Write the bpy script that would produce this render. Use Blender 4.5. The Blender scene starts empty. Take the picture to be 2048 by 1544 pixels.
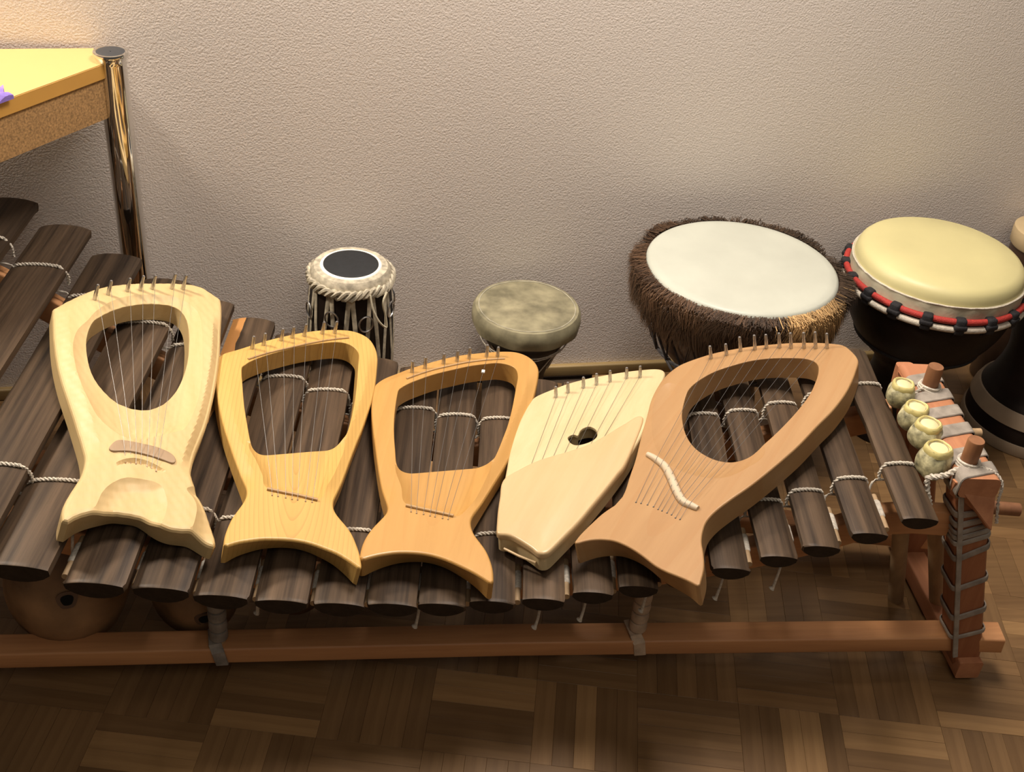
import bpy, bmesh, math, random
import numpy as np
from mathutils import Vector, Matrix
from mathutils.geometry import delaunay_2d_cdt

random.seed(7)
rng = np.random.default_rng(7)
S = bpy.context.scene
COL = S.collection
R = math.radians

# ------------------------------------------------------------------ camera
cam = bpy.data.cameras.new('camera')
cam.sensor_width = 36.0
cam.lens = 36.0 * 2400.0 / 2048.0
cam.clip_start = 0.05
cam_o = bpy.data.objects.new('camera', cam)
COL.objects.link(cam_o)
PITCH, ROLL, YAW = R(35.0), R(5.4), R(8.9)
_h = Vector((math.sin(YAW), math.cos(YAW), 0))
_r = Vector((math.cos(YAW), -math.sin(YAW), 0))
_f = _h * math.cos(PITCH) - Vector((0, 0, 1)) * math.sin(PITCH)
_u = _h * math.sin(PITCH) + Vector((0, 0, 1)) * math.cos(PITCH)
_x = _r * math.cos(ROLL) + _u * math.sin(ROLL)
_y = -_r * math.sin(ROLL) + _u * math.cos(ROLL)
cam_o.matrix_world = Matrix(((_x.x, _y.x, -_f.x, 0), (_x.y, _y.y, -_f.y, 0), (_x.z, _y.z, -_f.z, 1.25), (0, 0, 0, 1)))
S.camera = cam_o

# ------------------------------------------------------------------ world, lamps, exposure
S.view_settings.view_transform = 'Standard'
S.view_settings.look = 'None'
S.view_settings.gamma = 1.0
S.view_settings.use_curve_mapping = False
S.view_settings.exposure = 0.0
w = bpy.data.worlds.new('world')
S.world = w
w.use_nodes = True
w.node_tree.nodes['Background'].inputs[0].default_value = (1.0, 0.86, 0.7, 1)
w.node_tree.nodes['Background'].inputs[1].default_value = 0.07


def area(name, loc, target, size, power, col, shape='DISK', size_y=None):
    l = bpy.data.lights.new(name, 'AREA')
    l.shape = shape
    l.size = size
    if size_y:
        l.size_y = size_y
    l.energy = power
    l.color = col
    o = bpy.data.objects.new(name, l)
    o.location = loc
    o.rotation_euler = (Vector(target) - Vector(loc)).to_track_quat('-Z', 'Y').to_euler()
    COL.objects.link(o)
    return o


area('wall_lamp_light', (-0.92, 1.60, 1.48), (0.15, 1.2, 0.3), 0.18, 21.0, (1.0, 0.88, 0.73))
area('wall_fill_light', (0.42, 1.47, 1.88), (0.45, 1.30, 0.3), 0.55, 29.0, (1.0, 0.89, 0.79))  # added fill, not a known lamp: brightens the wall, more towards the top
area('front_fill_light', (0.45, -0.30, 2.45), (0.4, 1.1, 0.2), 1.8, 13.0, (1.0, 0.88, 0.75))  # added soft fill from the front for the floor and forward faces

BARS = [
    (-0.5931, 0.98, -0.527, 1.56, -0.513, 1.6832, -0.5771, 0.3974, 0.0763),
    (-0.5121, 0.98, -0.4492, 1.5326, -0.4351, 1.6558, -0.4962, 0.3687, 0.0749),
    (-0.4292, 0.98, -0.3707, 1.4934, -0.3566, 1.6166, -0.4132, 0.3428, 0.0734),
    (-0.3656, 0.9796, -0.2994, 1.464, -0.2826, 1.5875, -0.3464, 0.3185, 0.0731),
    (-0.286, 0.9778, -0.2325, 1.4471, -0.2183, 1.5722, -0.2698, 0.2926, 0.0663),
    (-0.2187, 0.9876, -0.1684, 1.4356, -0.1553, 1.5521, -0.2039, 0.2737, 0.0632),
    (-0.1537, 0.9899, -0.106, 1.42, -0.0933, 1.5345, -0.1393, 0.2583, 0.0619),
    (-0.0867, 0.9928, -0.0454, 1.4049, -0.0342, 1.5169, -0.074, 0.2458, 0.0604),
    (-0.0219, 0.9955, 0.0189, 1.3927, 0.0302, 1.5022, -0.0091, 0.2365, 0.0588),
    (0.0397, 0.999, 0.0799, 1.3829, 0.0911, 1.4894, 0.0524, 0.2305, 0.0583),
    (0.0982, 1.0004, 0.1387, 1.3704, 0.1502, 1.4756, 0.1113, 0.2276, 0.0558),
    (0.1581, 1.0033, 0.1991, 1.3626, 0.2108, 1.4653, 0.1714, 0.2273, 0.0538),
    (0.2194, 1.0033, 0.2594, 1.3557, 0.2711, 1.4584, 0.2327, 0.2298, 0.0511),
    (0.2798, 1.0074, 0.3171, 1.3476, 0.328, 1.4467, 0.2922, 0.2351, 0.049),
    (0.3351, 1.0085, 0.3745, 1.34, 0.3861, 1.4381, 0.3484, 0.2427, 0.0479),
    (0.3905, 1.0105, 0.4315, 1.3302, 0.4438, 1.4266, 0.4045, 0.2528, 0.0468),
    (0.4465, 1.0136, 0.4839, 1.3234, 0.4952, 1.417, 0.4594, 0.2651, 0.0463),
    (0.5038, 1.0176, 0.535, 1.3118, 0.5446, 1.4019, 0.5146, 0.2799, 0.0457),
    (0.5538, 1.0171, 0.5874, 1.3081, 0.5978, 1.3987, 0.5657, 0.2959, 0.045),
    (0.61, 1.0178, 0.6388, 1.3029, 0.6479, 1.3929, 0.6203, 0.3154, 0.0443),
    (0.6665, 1.0179, 0.6964, 1.2949, 0.7061, 1.3848, 0.6775, 0.3384, 0.0441),
]
LYRES = {}
LYRES['a'] = {'o': [-0.2727, 1.2002, 0.3066],
 'u': [0.94182, 0.15578, -0.29785],
 'v': [-0.13826, 0.98723, 0.07913],
 'n': [0.30638, -0.03334, 0.95133],
 'th': 0.034,
 'top': [(-107.7, 214.3), (-91.6, 235.2), (-62.3, 263.2), (-37.7, 282.1), (-7.5, 297.0), (30.5, 311.0), (55.2, 318.0), (81.7, 320.6), (106.0, 302.5),
         (110.7, 294.1), (109.0, 247.9), (105.3, 189.3), (99.2, 136.3), (90.7, 82.2), (80.0, 29.4), (69.8, -7.6), (62.8, -31.9), (57.1, -59.7), (55.4, -73.0),
         (58.9, -93.8), (67.9, -117.3), (77.1, -146.0), (82.0, -165.1), (82.6, -175.2)],
 'arch': [(82.6, -176.0), (70.4, -170.0), (58.1, -164.7), (36.8, -166.4), (23.0, -161.4), (9.3, -150.2), (-0.6, -144.7), (-18.1, -143.5), (-27.9, -143.5),
          (-45.0, -149.4), (-60.7, -155.8), (-71.0, -162.8), (-80.5, -172.7)],
 'left': [(-80.5, -171.9), (-81.5, -159.2), (-79.0, -145.6), (-73.8, -129.1), (-67.4, -112.0), (-62.5, -96.4), (-59.8, -77.6), (-59.7, -60.7), (-63.1, -39.7),
          (-69.0, -14.4), (-76.3, 15.8), (-84.3, 46.7), (-92.0, 78.6), (-99.0, 116.7), (-103.8, 156.8)],
 'hole': [(-68.0, 148.1), (-67.9, 165.1), (-65.9, 180.8), (-60.7, 198.8), (-51.5, 213.9), (-40.2, 228.7), (-25.3, 243.7), (-7.5, 256.4), (11.4, 264.8),
          (29.8, 269.5), (44.3, 270.5), (54.5, 265.4), (61.8, 254.7), (66.1, 237.2), (67.3, 212.3), (66.4, 186.2), (64.1, 155.9), (57.7, 120.3), (47.2, 86.8),
          (32.7, 60.4), (18.3, 46.2), (6.0, 40.5), (-12.1, 40.1), (-30.2, 49.2), (-46.7, 68.5), (-58.0, 90.3), (-64.8, 118.9)],
 'dish': [(-67.5, 194.5), (-59.2, 214.9), (-42.9, 240.4), (-25.4, 258.8), (-7.5, 270.5), (17.6, 279.9), (42.5, 284.4), (61.1, 278.3), (73.3, 266.5),
          (80.4, 249.8), (82.5, 216.7), (81.4, 171.6), (78.5, 117.2), (71.3, 64.6), (56.3, 12.8), (43.7, -2.0), (23.6, -12.7), (2.7, -26.1), (-14.8, -27.1),
          (-33.5, -15.8), (-51.2, 5.8), (-63.6, 37.4), (-73.4, 68.6), (-80.5, 101.4), (-84.2, 137.2), (-79.8, 169.1)],
 'hollow': [(-48.4, -142.2), (-42.3, -121.3), (-31.1, -104.7), (-17.3, -94.8), (-3.8, -94.0), (12.6, -95.2), (23.4, -101.7), (27.7, -116.6), (29.1, -131.1),
            (26.6, -145.1), (23.6, -158.2), (14.5, -185.0), (-33.7, -184.4), (-55.1, -168.8)],
 'facet': [(51.1, -100.2), (59.8, -116.2), (62.8, -131.3), (59.7, -151.1), (56.5, -179.0), (91.1, -208.6), (105.4, -160.1), (73.3, -99.7)],
 'notch': [(-32.5, -83.4), (-28.2, -70.7), (-17.5, -62.7), (-6.1, -59.6), (8.3, -62.0), (20.4, -69.2), (30.2, -76.0), (18.0, -78.2), (5.9, -71.9),
           (-6.1, -69.9), (-17.4, -72.1), (-27.0, -76.4)],
 'bridge': [(-28.6, -36.1), (-15.4, -34.3), (2.7, -36.0), (20.8, -39.4), (36.6, -48.7), (37.5, -61.6), (20.6, -56.2), (2.6, -51.8), (-15.3, -50.1),
            (-36.3, -53.4)],
 'pegs': [(-60.5, 242.9), (-43.3, 260.1), (-18.2, 276.6), (-0.7, 284.7), (15.7, 292.6), (42.9, 302.8), (58.4, 306.7)],
 'holes': [(-17.5, -66.1), (-11.2, -65.8), (-6.1, -69.9), (-0.4, -68.8), (6.5, -71.8), (11.7, -74.3), (16.8, -78.4)],
 'ph': [0.025, 0.0235, 0.022, 0.0245, 0.024, 0.026, 0.025]}
LYRES['b'] = {'o': [-0.0811, 1.211, 0.2589],
 'u': [0.98341, 0.00158, -0.18141],
 'v': [0.00206, 0.9998, 0.01987],
 'n': [0.18141, -0.01992, 0.98321],
 'th': 0.03,
 'top': [(-115.1, 184.5), (-109.3, 194.5), (-93.4, 207.4), (-60.7, 232.6), (-26.8, 255.0), (-0.9, 271.4), (26.3, 284.6), (53.4, 292.4), (72.0, 292.6),
         (89.1, 283.0), (98.0, 266.0), (103.0, 241.9), (102.8, 216.9), (100.4, 180.0), (96.0, 143.7), (90.3, 114.0), (82.2, 73.7), (73.7, 38.1), (64.3, -4.5),
         (57.1, -38.1), (49.5, -66.9), (45.6, -85.1), (47.1, -100.1), (53.4, -112.3), (61.5, -124.0), (68.9, -137.3), (75.0, -155.8), (79.2, -173.4),
         (81.1, -191.1)],
 'arch': [(81.1, -192.7), (68.1, -181.8), (53.4, -172.0), (38.6, -166.2), (23.9, -161.3), (9.2, -158.9), (-5.2, -158.9), (-19.6, -160.6), (-33.7, -163.1),
          (-47.6, -168.0), (-61.3, -173.7), (-74.5, -182.5)],
 'left': [(-74.7, -180.1), (-74.8, -167.0), (-72.4, -150.0), (-69.1, -135.0), (-63.0, -118.3), (-58.3, -105.1), (-55.8, -91.3), (-58.2, -75.5), (-66.2, -51.2),
          (-75.8, -22.8), (-86.9, 12.2), (-95.9, 42.7), (-104.2, 77.6), (-111.0, 114.1), (-114.3, 141.5), (-115.8, 164.2)],
 'hole': [(-84.6, 158.6), (-81.3, 167.6), (-74.1, 179.0), (-58.2, 195.3), (-33.8, 215.4), (-8.0, 233.8), (17.9, 248.6), (41.5, 259.1), (56.1, 260.7),
          (67.1, 256.1), (74.5, 246.7), (77.5, 234.9), (76.8, 210.0), (75.6, 179.5), (74.3, 149.8), (71.8, 118.4), (68.0, 84.4), (62.3, 51.1), (54.0, 34.7),
          (43.1, 24.1), (17.6, 15.4), (-13.7, 4.5), (-37.1, -3.6), (-49.4, -6.3), (-57.2, -1.1), (-61.8, 9.8), (-69.1, 46.9), (-74.9, 79.4), (-79.8, 116.5)],
 'recess': [(-61.6, 6.9), (-50.3, -28.9), (-41.2, -53.5), (-32.4, -77.6), (25.5, -86.3), (38.7, -56.0), (49.8, -20.3), (59.2, 36.9), (32.4, 62.2),
            (-25.7, 48.7)],
 'bridge': [(-34.1, -78.9), (-13.5, -81.2), (7.2, -83.5), (27.3, -86.8)],
 'nut': [(-77.0, 181.8), (-55.1, 201.0), (-25.1, 222.8), (5.9, 244.0), (34.2, 260.9), (61.0, 273.7)],
 'pegs': [(-73.7, 210.4), (-58.7, 223.3), (-35.2, 241.1), (-20.2, 251.8), (-3.4, 260.4), (22.2, 274.2), (40.3, 280.8)],
 'holes': [(-27.5, -88.5), (-20.3, -88.9), (-11.2, -89.8), (-3.4, -91.0), (3.2, -90.6), (12.9, -91.4), (20.8, -91.7)],
 'ph': [0.0215, 0.0205, 0.0205, 0.019, 0.021, 0.0205, 0.0205]}
LYRES['c'] = {'o': [0.1105, 1.2057, 0.2401],
 'u': [0.98293, -0.18267, -0.02193],
 'v': [0.18267, 0.98317, -0.00166],
 'n': [0.02186, -0.00238, 0.99976],
 'th': 0.03,
 'top': [(-119.3, 157.8), (-117.4, 167.0), (-109.2, 181.4), (-97.0, 194.4), (-78.3, 212.9), (-53.8, 230.4), (-28.1, 247.0), (-2.5, 261.1), (24.5, 272.8),
         (47.7, 281.0), (68.4, 284.5), (85.3, 278.9), (97.3, 266.9), (104.3, 251.2), (106.0, 235.9), (104.8, 209.9), (102.9, 184.3), (99.9, 155.5),
         (93.5, 118.6), (88.2, 80.9), (81.6, 46.4), (74.3, 15.1), (65.5, -16.7), (57.0, -47.4), (49.3, -76.1), (44.0, -96.0), (44.8, -108.8), (50.1, -123.3),
         (58.0, -135.3), (67.4, -149.4), (74.3, -165.4), (78.9, -181.6), (81.2, -199.6)],
 'arch': [(81.5, -202.8), (68.3, -193.7), (56.4, -186.7), (40.9, -179.5), (25.3, -173.0), (10.0, -169.0), (-5.1, -167.6), (-19.8, -168.7), (-34.2, -171.4),
          (-48.2, -176.6), (-61.8, -183.5), (-73.8, -191.8)],
 'left': [(-74.6, -187.7), (-75.6, -172.4), (-74.4, -156.4), (-71.0, -142.3), (-65.7, -127.7), (-60.4, -115.6), (-56.9, -103.8), (-58.0, -93.6), (-63.7, -78.5),
          (-71.0, -57.6), (-80.1, -27.3), (-89.4, 7.2), (-99.6, 46.2), (-109.3, 85.9), (-115.0, 113.9), (-118.2, 139.6)],
 'hole': [(-85.9, 148.1), (-83.7, 156.0), (-75.1, 169.1), (-59.7, 185.1), (-40.5, 202.3), (-15.9, 219.5), (6.5, 233.9), (27.5, 244.0), (45.2, 250.8),
          (60.0, 250.2), (70.8, 244.8), (76.0, 235.5), (78.7, 219.3), (78.2, 197.5), (77.7, 168.8), (76.6, 138.4), (74.1, 102.8), (70.0, 71.4), (66.3, 45.4),
          (62.7, 27.4), (58.1, 20.1), (50.5, 16.4), (26.5, 8.3), (-4.9, -2.4), (-35.9, -13.0), (-51.4, -17.2), (-58.0, -16.5), (-63.2, -8.3), (-68.7, 16.9),
          (-74.8, 46.0), (-80.5, 80.7), (-84.0, 114.8)],
 'recess': [(-62.6, -8.2), (-47.9, -55.8), (-35.4, -87.2), (21.8, -96.7), (35.9, -84.5), (50.0, -40.9), (58.7, 27.7), (27.3, 48.0), (-37.6, 34.3)],
 'bridge': [(-36.9, -89.4), (-16.7, -92.0), (3.6, -94.6), (23.1, -97.3)],
 'nut': [(-78.2, 179.7), (-61.3, 196.2), (-41.9, 212.3), (-18.4, 228.1), (2.1, 240.7), (30.2, 253.9), (54.6, 262.3)],
 'pegs': [(-73.2, 198.6), (-56.5, 212.8), (-31.9, 230.2), (-13.4, 241.1), (3.1, 251.6), (27.8, 262.8), (43.7, 267.8)],
 'holes': [(-29.2, -99.2), (-22.2, -100.7), (-13.5, -100.8), (-5.3, -102.0), (0.9, -102.6), (10.3, -103.6), (17.2, -104.1)],
 'ph': [0.019, 0.019, 0.0175, 0.0185, 0.0195, 0.0205, 0.016]}
LYRES['d'] = {'o': [0.2806, 1.2241, 0.245],
 'u': [0.87778, -0.46736, 0.10521],
 'v': [0.46567, 0.88398, 0.04165],
 'n': [-0.11247, 0.01244, 0.99358],
 'th': 0.028,
 'top': [(-90.9, 100.8), (-88.5, 108.1), (-79.9, 121.4), (-70.8, 133.7), (-55.3, 153.5), (-32.4, 174.8), (-10.1, 191.9), (13.4, 208.2), (37.1, 221.8),
         (50.4, 227.7), (60.0, 228.3), (64.8, 221.9), (66.7, 207.8), (68.7, 178.3), (69.4, 146.6), (72.0, 114.0), (75.9, 75.8), (74.9, 40.7), (73.0, 9.6),
         (69.7, -22.1), (64.7, -57.8), (59.3, -90.5), (54.0, -122.2), (46.3, -154.9), (39.1, -183.8), (36.4, -188.5)],
 'arch': [(35.0, -189.9), (28.8, -190.3), (22.6, -186.0), (8.6, -179.9), (-2.9, -175.5), (-11.8, -173.0), (-21.4, -173.6), (-28.3, -176.1)],
 'left': [(-29.4, -173.6), (-34.8, -159.0), (-42.6, -137.0), (-50.1, -112.3), (-59.0, -80.8), (-66.4, -54.2), (-73.8, -28.9), (-78.8, -7.9), (-83.9, 17.2),
          (-89.0, 53.9), (-91.0, 81.8)],
 'hole': [(-15.3, 30.8), (-14.9, 35.6), (-12.8, 39.8), (-8.1, 42.7), (-3.8, 40.7), (-4.8, 47.4), (-4.5, 54.6), (-2.1, 60.2), (3.2, 65.7), (8.0, 66.2),
          (13.0, 64.3), (17.0, 61.0), (20.0, 56.1), (21.8, 50.9), (22.3, 45.2), (19.1, 35.9), (11.8, 26.4), (1.6, 19.3), (-7.8, 21.8)],
 'pegs': [(-62.3, 114.7), (-50.0, 130.5), (-33.4, 149.3), (-18.3, 162.4), (-2.5, 175.8), (17.1, 191.9), (34.6, 200.7)],
 'holes': [(-39.6, -40.2), (-29.6, -27.8), (-18.3, -14.9), (-6.8, -4.1), (5.2, 9.2), (19.2, 25.6), (31.0, 44.7)],
 'cover': [(-59.0, -80.8), (-47.7, -55.2), (-34.9, -34.2), (-18.6, -16.1), (-0.5, 1.5), (19.5, 24.5), (35.8, 53.4), (49.9, 82.1), (66.3, 104.7), (73.0, 9.6),
           (69.7, -22.1), (64.7, -57.8), (59.3, -90.5), (54.0, -122.2), (46.3, -154.9), (39.1, -183.8), (36.4, -188.5), (35.0, -189.9), (28.8, -190.3),
           (22.6, -186.0), (8.6, -179.9), (-2.9, -175.5), (-11.8, -173.0), (-21.4, -173.6), (-28.3, -176.1), (-29.4, -173.6), (-34.8, -159.0), (-42.6, -137.0),
           (-50.1, -112.3)],
 'ph': [0.018, 0.0175, 0.018, 0.019, 0.019, 0.018, 0.019]}
LYRES['e'] = {'o': [0.4461, 1.1566, 0.2852],
 'u': [0.76727, -0.60666, 0.208],
 'v': [0.59386, 0.79453, 0.12674],
 'n': [-0.24215, 0.02628, 0.96988],
 'th': 0.034,
 'top': [(-65.6, -102.8), (-68.0, -88.6), (-74.8, -64.3), (-82.7, -33.3), (-93.6, 1.1), (-102.6, 29.4), (-110.8, 57.9), (-120.4, 87.9), (-125.2, 113.1),
         (-127.2, 141.1), (-124.1, 163.7), (-118.4, 179.7), (-106.7, 196.4), (-87.2, 218.3), (-66.2, 235.4), (-43.6, 250.4), (-20.7, 262.8), (3.1, 274.2),
         (27.1, 283.0), (52.4, 289.5), (76.7, 291.8), (90.3, 283.2), (104.0, 269.7), (109.7, 259.0), (112.5, 242.6), (115.7, 216.9), (117.1, 185.3),
         (114.1, 146.2), (107.1, 110.2), (99.9, 67.4), (91.5, 32.7), (80.0, -7.4), (71.3, -33.7), (60.3, -61.5), (51.9, -86.9), (49.2, -107.0), (51.8, -122.8),
         (57.9, -140.7), (68.7, -158.9), (78.7, -179.6), (83.8, -199.0), (85.5, -206.8)],
 'arch': [(85.6, -208.4), (73.5, -204.8), (56.7, -202.2), (40.0, -200.2), (25.4, -196.4), (8.7, -188.9), (-7.5, -182.7), (-22.9, -178.6), (-37.3, -176.9),
          (-49.7, -179.0), (-61.1, -183.4), (-71.1, -190.1), (-80.0, -199.1)],
 'left': [(-81.4, -197.8), (-81.6, -183.8), (-78.7, -163.7), (-74.2, -139.7), (-67.0, -120.3)],
 'hole': [(-70.4, 77.6), (-76.2, 93.2), (-82.1, 115.3), (-83.1, 136.9), (-76.4, 160.2), (-66.3, 179.9), (-50.5, 198.9), (-30.2, 218.2), (-8.2, 231.6),
          (16.2, 240.6), (37.3, 246.0), (52.2, 244.5), (62.3, 236.4), (69.0, 219.9), (73.2, 196.9), (75.6, 167.9), (73.9, 136.0), (69.6, 102.8), (64.2, 73.3),
          (57.9, 47.2), (50.1, 25.2), (38.9, 11.7), (24.6, 5.5), (7.5, 5.6), (-12.9, 12.3), (-30.6, 23.4), (-46.9, 39.9), (-59.7, 58.1)],
 'dish': [(-114.3, 135.3), (-117.4, 97.4), (-100.7, 49.7), (-76.1, 7.3), (-46.0, -22.2), (-12.4, -34.1), (15.1, -34.3), (38.3, -25.8), (54.9, -2.3),
          (65.7, 36.1), (26.4, 82.2), (-57.9, 111.3)],
 'bridge': [(-72.6, -18.9), (-57.8, -24.3), (-40.3, -33.9), (-23.9, -50.7), (-4.0, -73.8), (10.0, -86.3), (23.7, -89.9), (31.8, -91.7)],
 'pegs': [(-84.1, 206.2), (-66.8, 220.8), (-51.9, 236.0), (-34.0, 245.5), (-20.1, 253.8), (-3.3, 260.4), (12.3, 263.9), (29.3, 269.3), (44.3, 273.9),
          (59.2, 278.6)],
 'holes': [(-44.7, -106.9), (-38.0, -106.4), (-29.3, -106.0), (-20.7, -106.7), (-13.5, -108.9), (-7.8, -109.6), (-0.5, -110.7), (6.1, -112.0), (12.9, -115.2),
           (19.1, -115.7)],
 'ph': [0.0215, 0.019, 0.024, 0.0245, 0.023, 0.0245, 0.0255, 0.026, 0.027, 0.0245]}


# ------------------------------------------------------------------ helpers
def link(name, me, mat=None, parent=None):
    o = bpy.data.objects.new(name, me)
    COL.objects.link(o)
    if mat is not None and len(me.materials) == 0:
        me.materials.append(mat)
    if parent is not None:
        o.parent = parent
    return o


def mesh(name, vf, mat=None, parent=None, smooth=True, angle=40):
    me = bpy.data.meshes.new(name)
    me.from_pydata([tuple(v) for v in vf[0]], [], [tuple(f) for f in vf[1]])
    me.update()
    if smooth:
        me.shade_smooth()
        me.set_sharp_from_angle(angle=R(angle))
    return link(name, me, mat, parent)


def thing(name, label, cat, loc=(0, 0, 0), group=None):
    o = bpy.data.objects.new(name, None)
    o.empty_display_size = 0.05
    o.location = loc
    COL.objects.link(o)
    return tag(o, label, cat, group)


def tag(o, label, cat, group=None):
    o['label'] = label
    o['category'] = cat
    if group:
        o['group'] = group
    return o


def join(*parts):
    V, F = [], []
    for v, f in parts:
        n = len(V)
        V += [tuple(p) for p in v]
        F += [tuple(i + n for i in q) for q in f]
    return V, F


def shift(vf, d):
    return [(v[0] + d[0], v[1] + d[1], v[2] + d[2]) for v in vf[0]], vf[1]


def tube(pts, r, n=8, closed=False, cap=True):
    P = [Vector(p) for p in pts]
    m = len(P)
    rad = r if hasattr(r, '__len__') else [r] * m
    V, F = [], []
    up = None
    for i in range(m):
        if closed:
            t = P[(i + 1) % m] - P[i - 1]
        else:
            t = P[min(i + 1, m - 1)] - P[max(i - 1, 0)]
        t.normalize()
        if up is None:
            a = Vector((0, 0, 1)) if abs(t.z) < .9 else Vector((1, 0, 0))
            up = a - t * a.dot(t)
        else:
            up = up - t * up.dot(t)
        up.normalize()
        b = t.cross(up)
        for k in range(n):
            q = 2 * math.pi * k / n
            V.append(P[i] + (up * math.cos(q) + b * math.sin(q)) * rad[i])
    for i in range(m if closed else m - 1):
        j = (i + 1) % m
        for k in range(n):
            l = (k + 1) % n
            F.append((i * n + k, i * n + l, j * n + l, j * n + k))
    if cap and not closed:
        F.append(tuple(range(n - 1, -1, -1)))
        F.append(tuple((m - 1) * n + k for k in range(n)))
    return V, F


def lathe(prof, n=64, c=(0, 0, 0), fn=None):
    V, F = [], []
    for r, z in prof:
        for k in range(n):
            a = 2 * math.pi * k / n
            rr = r if fn is None else fn(r, z, a)
            V.append((c[0] + rr * math.cos(a), c[1] + rr * math.sin(a), c[2] + z))
    m = len(prof)
    for i in range(m - 1):
        for k in range(n):
            l = (k + 1) % n
            F.append((i * n + k, i * n + l, (i + 1) * n + l, (i + 1) * n + k))
    F.append(tuple(range(n - 1, -1, -1)))
    F.append(tuple((m - 1) * n + k for k in range(n)))
    return V, F


def box(lo, hi, bev=0.0, seg=2):
    bm = bmesh.new()
    bmesh.ops.create_cube(bm, size=1)
    for v in bm.verts:
        v.co = Vector([(lo[i] + hi[i]) / 2 + v.co[i] * (hi[i] - lo[i]) for i in range(3)])
    if bev:
        bmesh.ops.bevel(bm, geom=bm.edges[:], offset=bev, segments=seg, affect='EDGES', profile=.5)
    bm.verts.ensure_lookup_table()
    r = ([tuple(v.co) for v in bm.verts], [tuple(v.index for v in f.verts) for f in bm.faces])
    bm.free()
    return r


def sweep_rect(pts, wx, wz, side=(0, 1, 0), bev=0.003, ends=True):
    """Rounded rectangular section swept along pts; section axes: side and the normal of path x side."""
    c = []
    hx, hz = wx / 2, wz / 2
    for sx, sz in ((1, 1), (-1, 1), (-1, -1), (1, -1)):
        for k in range(4):
            a = {(1, 1): 0, (-1, 1): 90, (-1, -1): 180, (1, -1): 270}[(sx, sz)] + 30 * k
            c.append((sx * (hx - bev) + bev * math.cos(R(a)), sz * (hz - bev) + bev * math.sin(R(a))))
    P = [Vector(p) for p in pts]
    V, F = [], []
    n = len(c)
    for i, p in enumerate(P):
        t = (P[min(i + 1, len(P) - 1)] - P[max(i - 1, 0)]).normalized()
        s = Vector(side)
        s = (s - t * s.dot(t)).normalized()
        u = s.cross(t)
        if u.z < 0 and abs(t.z) < .9:
            u = -u
        for a, b in c:
            V.append(p + s * a + u * b)
    for i in range(len(P) - 1):
        for k in range(n):
            l = (k + 1) % n
            F.append((i * n + k, i * n + l, (i + 1) * n + l, (i + 1) * n + k))
    F.append(tuple(range(n)))
    F.append(tuple((len(P) - 1) * n + k for k in range(n)))
    return fixn(V, F)


def fixn(V, F):
    bm = bmesh.new()
    vs = [bm.verts.new(v) for v in V]
    for f in F:
        bm.faces.new([vs[i] for i in f])
    bmesh.ops.recalc_face_normals(bm, faces=bm.faces[:])
    bm.verts.index_update()
    r = ([tuple(v.co) for v in bm.verts], [tuple(v.index for v in f.verts) for f in bm.faces])
    bm.free()
    return r


def rope(pts, r, turns_per_m=140, strands=2, n=5, sub=4):
    """Twisted cord: strands winding round a path."""
    P = spline(pts, sub, False)
    parts = []
    cum = [0.0]
    for i in range(1, len(P)):
        cum.append(cum[-1] + (P[i] - P[i - 1]).length)
    for s in range(strands):
        q = []
        up = None
        for i in range(len(P)):
            t = (P[min(i + 1, len(P) - 1)] - P[max(i - 1, 0)]).normalized()
            if up is None:
                a = Vector((0, 0, 1)) if abs(t.z) < .9 else Vector((1, 0, 0))
                up = a - t * a.dot(t)
            else:
                up = up - t * up.dot(t)
            up.normalize()
            b = t.cross(up)
            ph = 2 * math.pi * (cum[i] * turns_per_m + s / strands)
            q.append(P[i] + (up * math.cos(ph) + b * math.sin(ph)) * r * .5)
        parts.append(tube(q, r * .58, n))
    return join(*parts)


def spline(pts, sub, closed):
    P = [Vector(p) for p in pts]
    m = len(P)
    o = []
    rngi = range(m) if closed else range(m - 1)
    for i in rngi:
        if closed:
            a, b, c, d = P[i - 1], P[i], P[(i + 1) % m], P[(i + 2) % m]
        else:
            a, b, c, d = P[max(i - 1, 0)], P[i], P[i + 1], P[min(i + 2, m - 1)]
        for k in range(sub):
            t = k / sub
            o.append(.5 * ((2 * b) + (c - a) * t + (2 * a - 5 * b + 4 * c - d) * t * t + (3 * b - a - 3 * c + d) * t ** 3))
    if not closed:
        o.append(P[-1])
    return o


# ------------------------------------------------------------------ materials
def new_mat(name):
    m = bpy.data.materials.new(name)
    m.use_nodes = True
    nt = m.node_tree
    return m, nt, nt.nodes['Principled BSDF']


def nd(nt, t, **k):
    n = nt.nodes.new(t)
    for a, b in k.items():
        setattr(n, a, b)
    return n


def c4(c):
    return (c[0], c[1], c[2], 1)


def ramp(nt, stops):
    r = nd(nt, 'ShaderNodeValToRGB')
    e = r.color_ramp.elements
    while len(e) < len(stops):
        e.new(.5)
    for i, (p, c) in enumerate(stops):
        e[i].position = p
        e[i].color = c4(c)
    return r


def mix(nt, a, b, f, mode='MIX'):
    m = nd(nt, 'ShaderNodeMix', data_type='RGBA', blend_type=mode)
    for i, x in ((0, f), (6, a), (7, b)):
        if hasattr(x, 'is_output') or isinstance(x, bpy.types.NodeSocket):
            nt.links.new(x, m.inputs[i])
        else:
            m.inputs[i].default_value = x if i == 0 else c4(x)
    return m.outputs[2]


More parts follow.
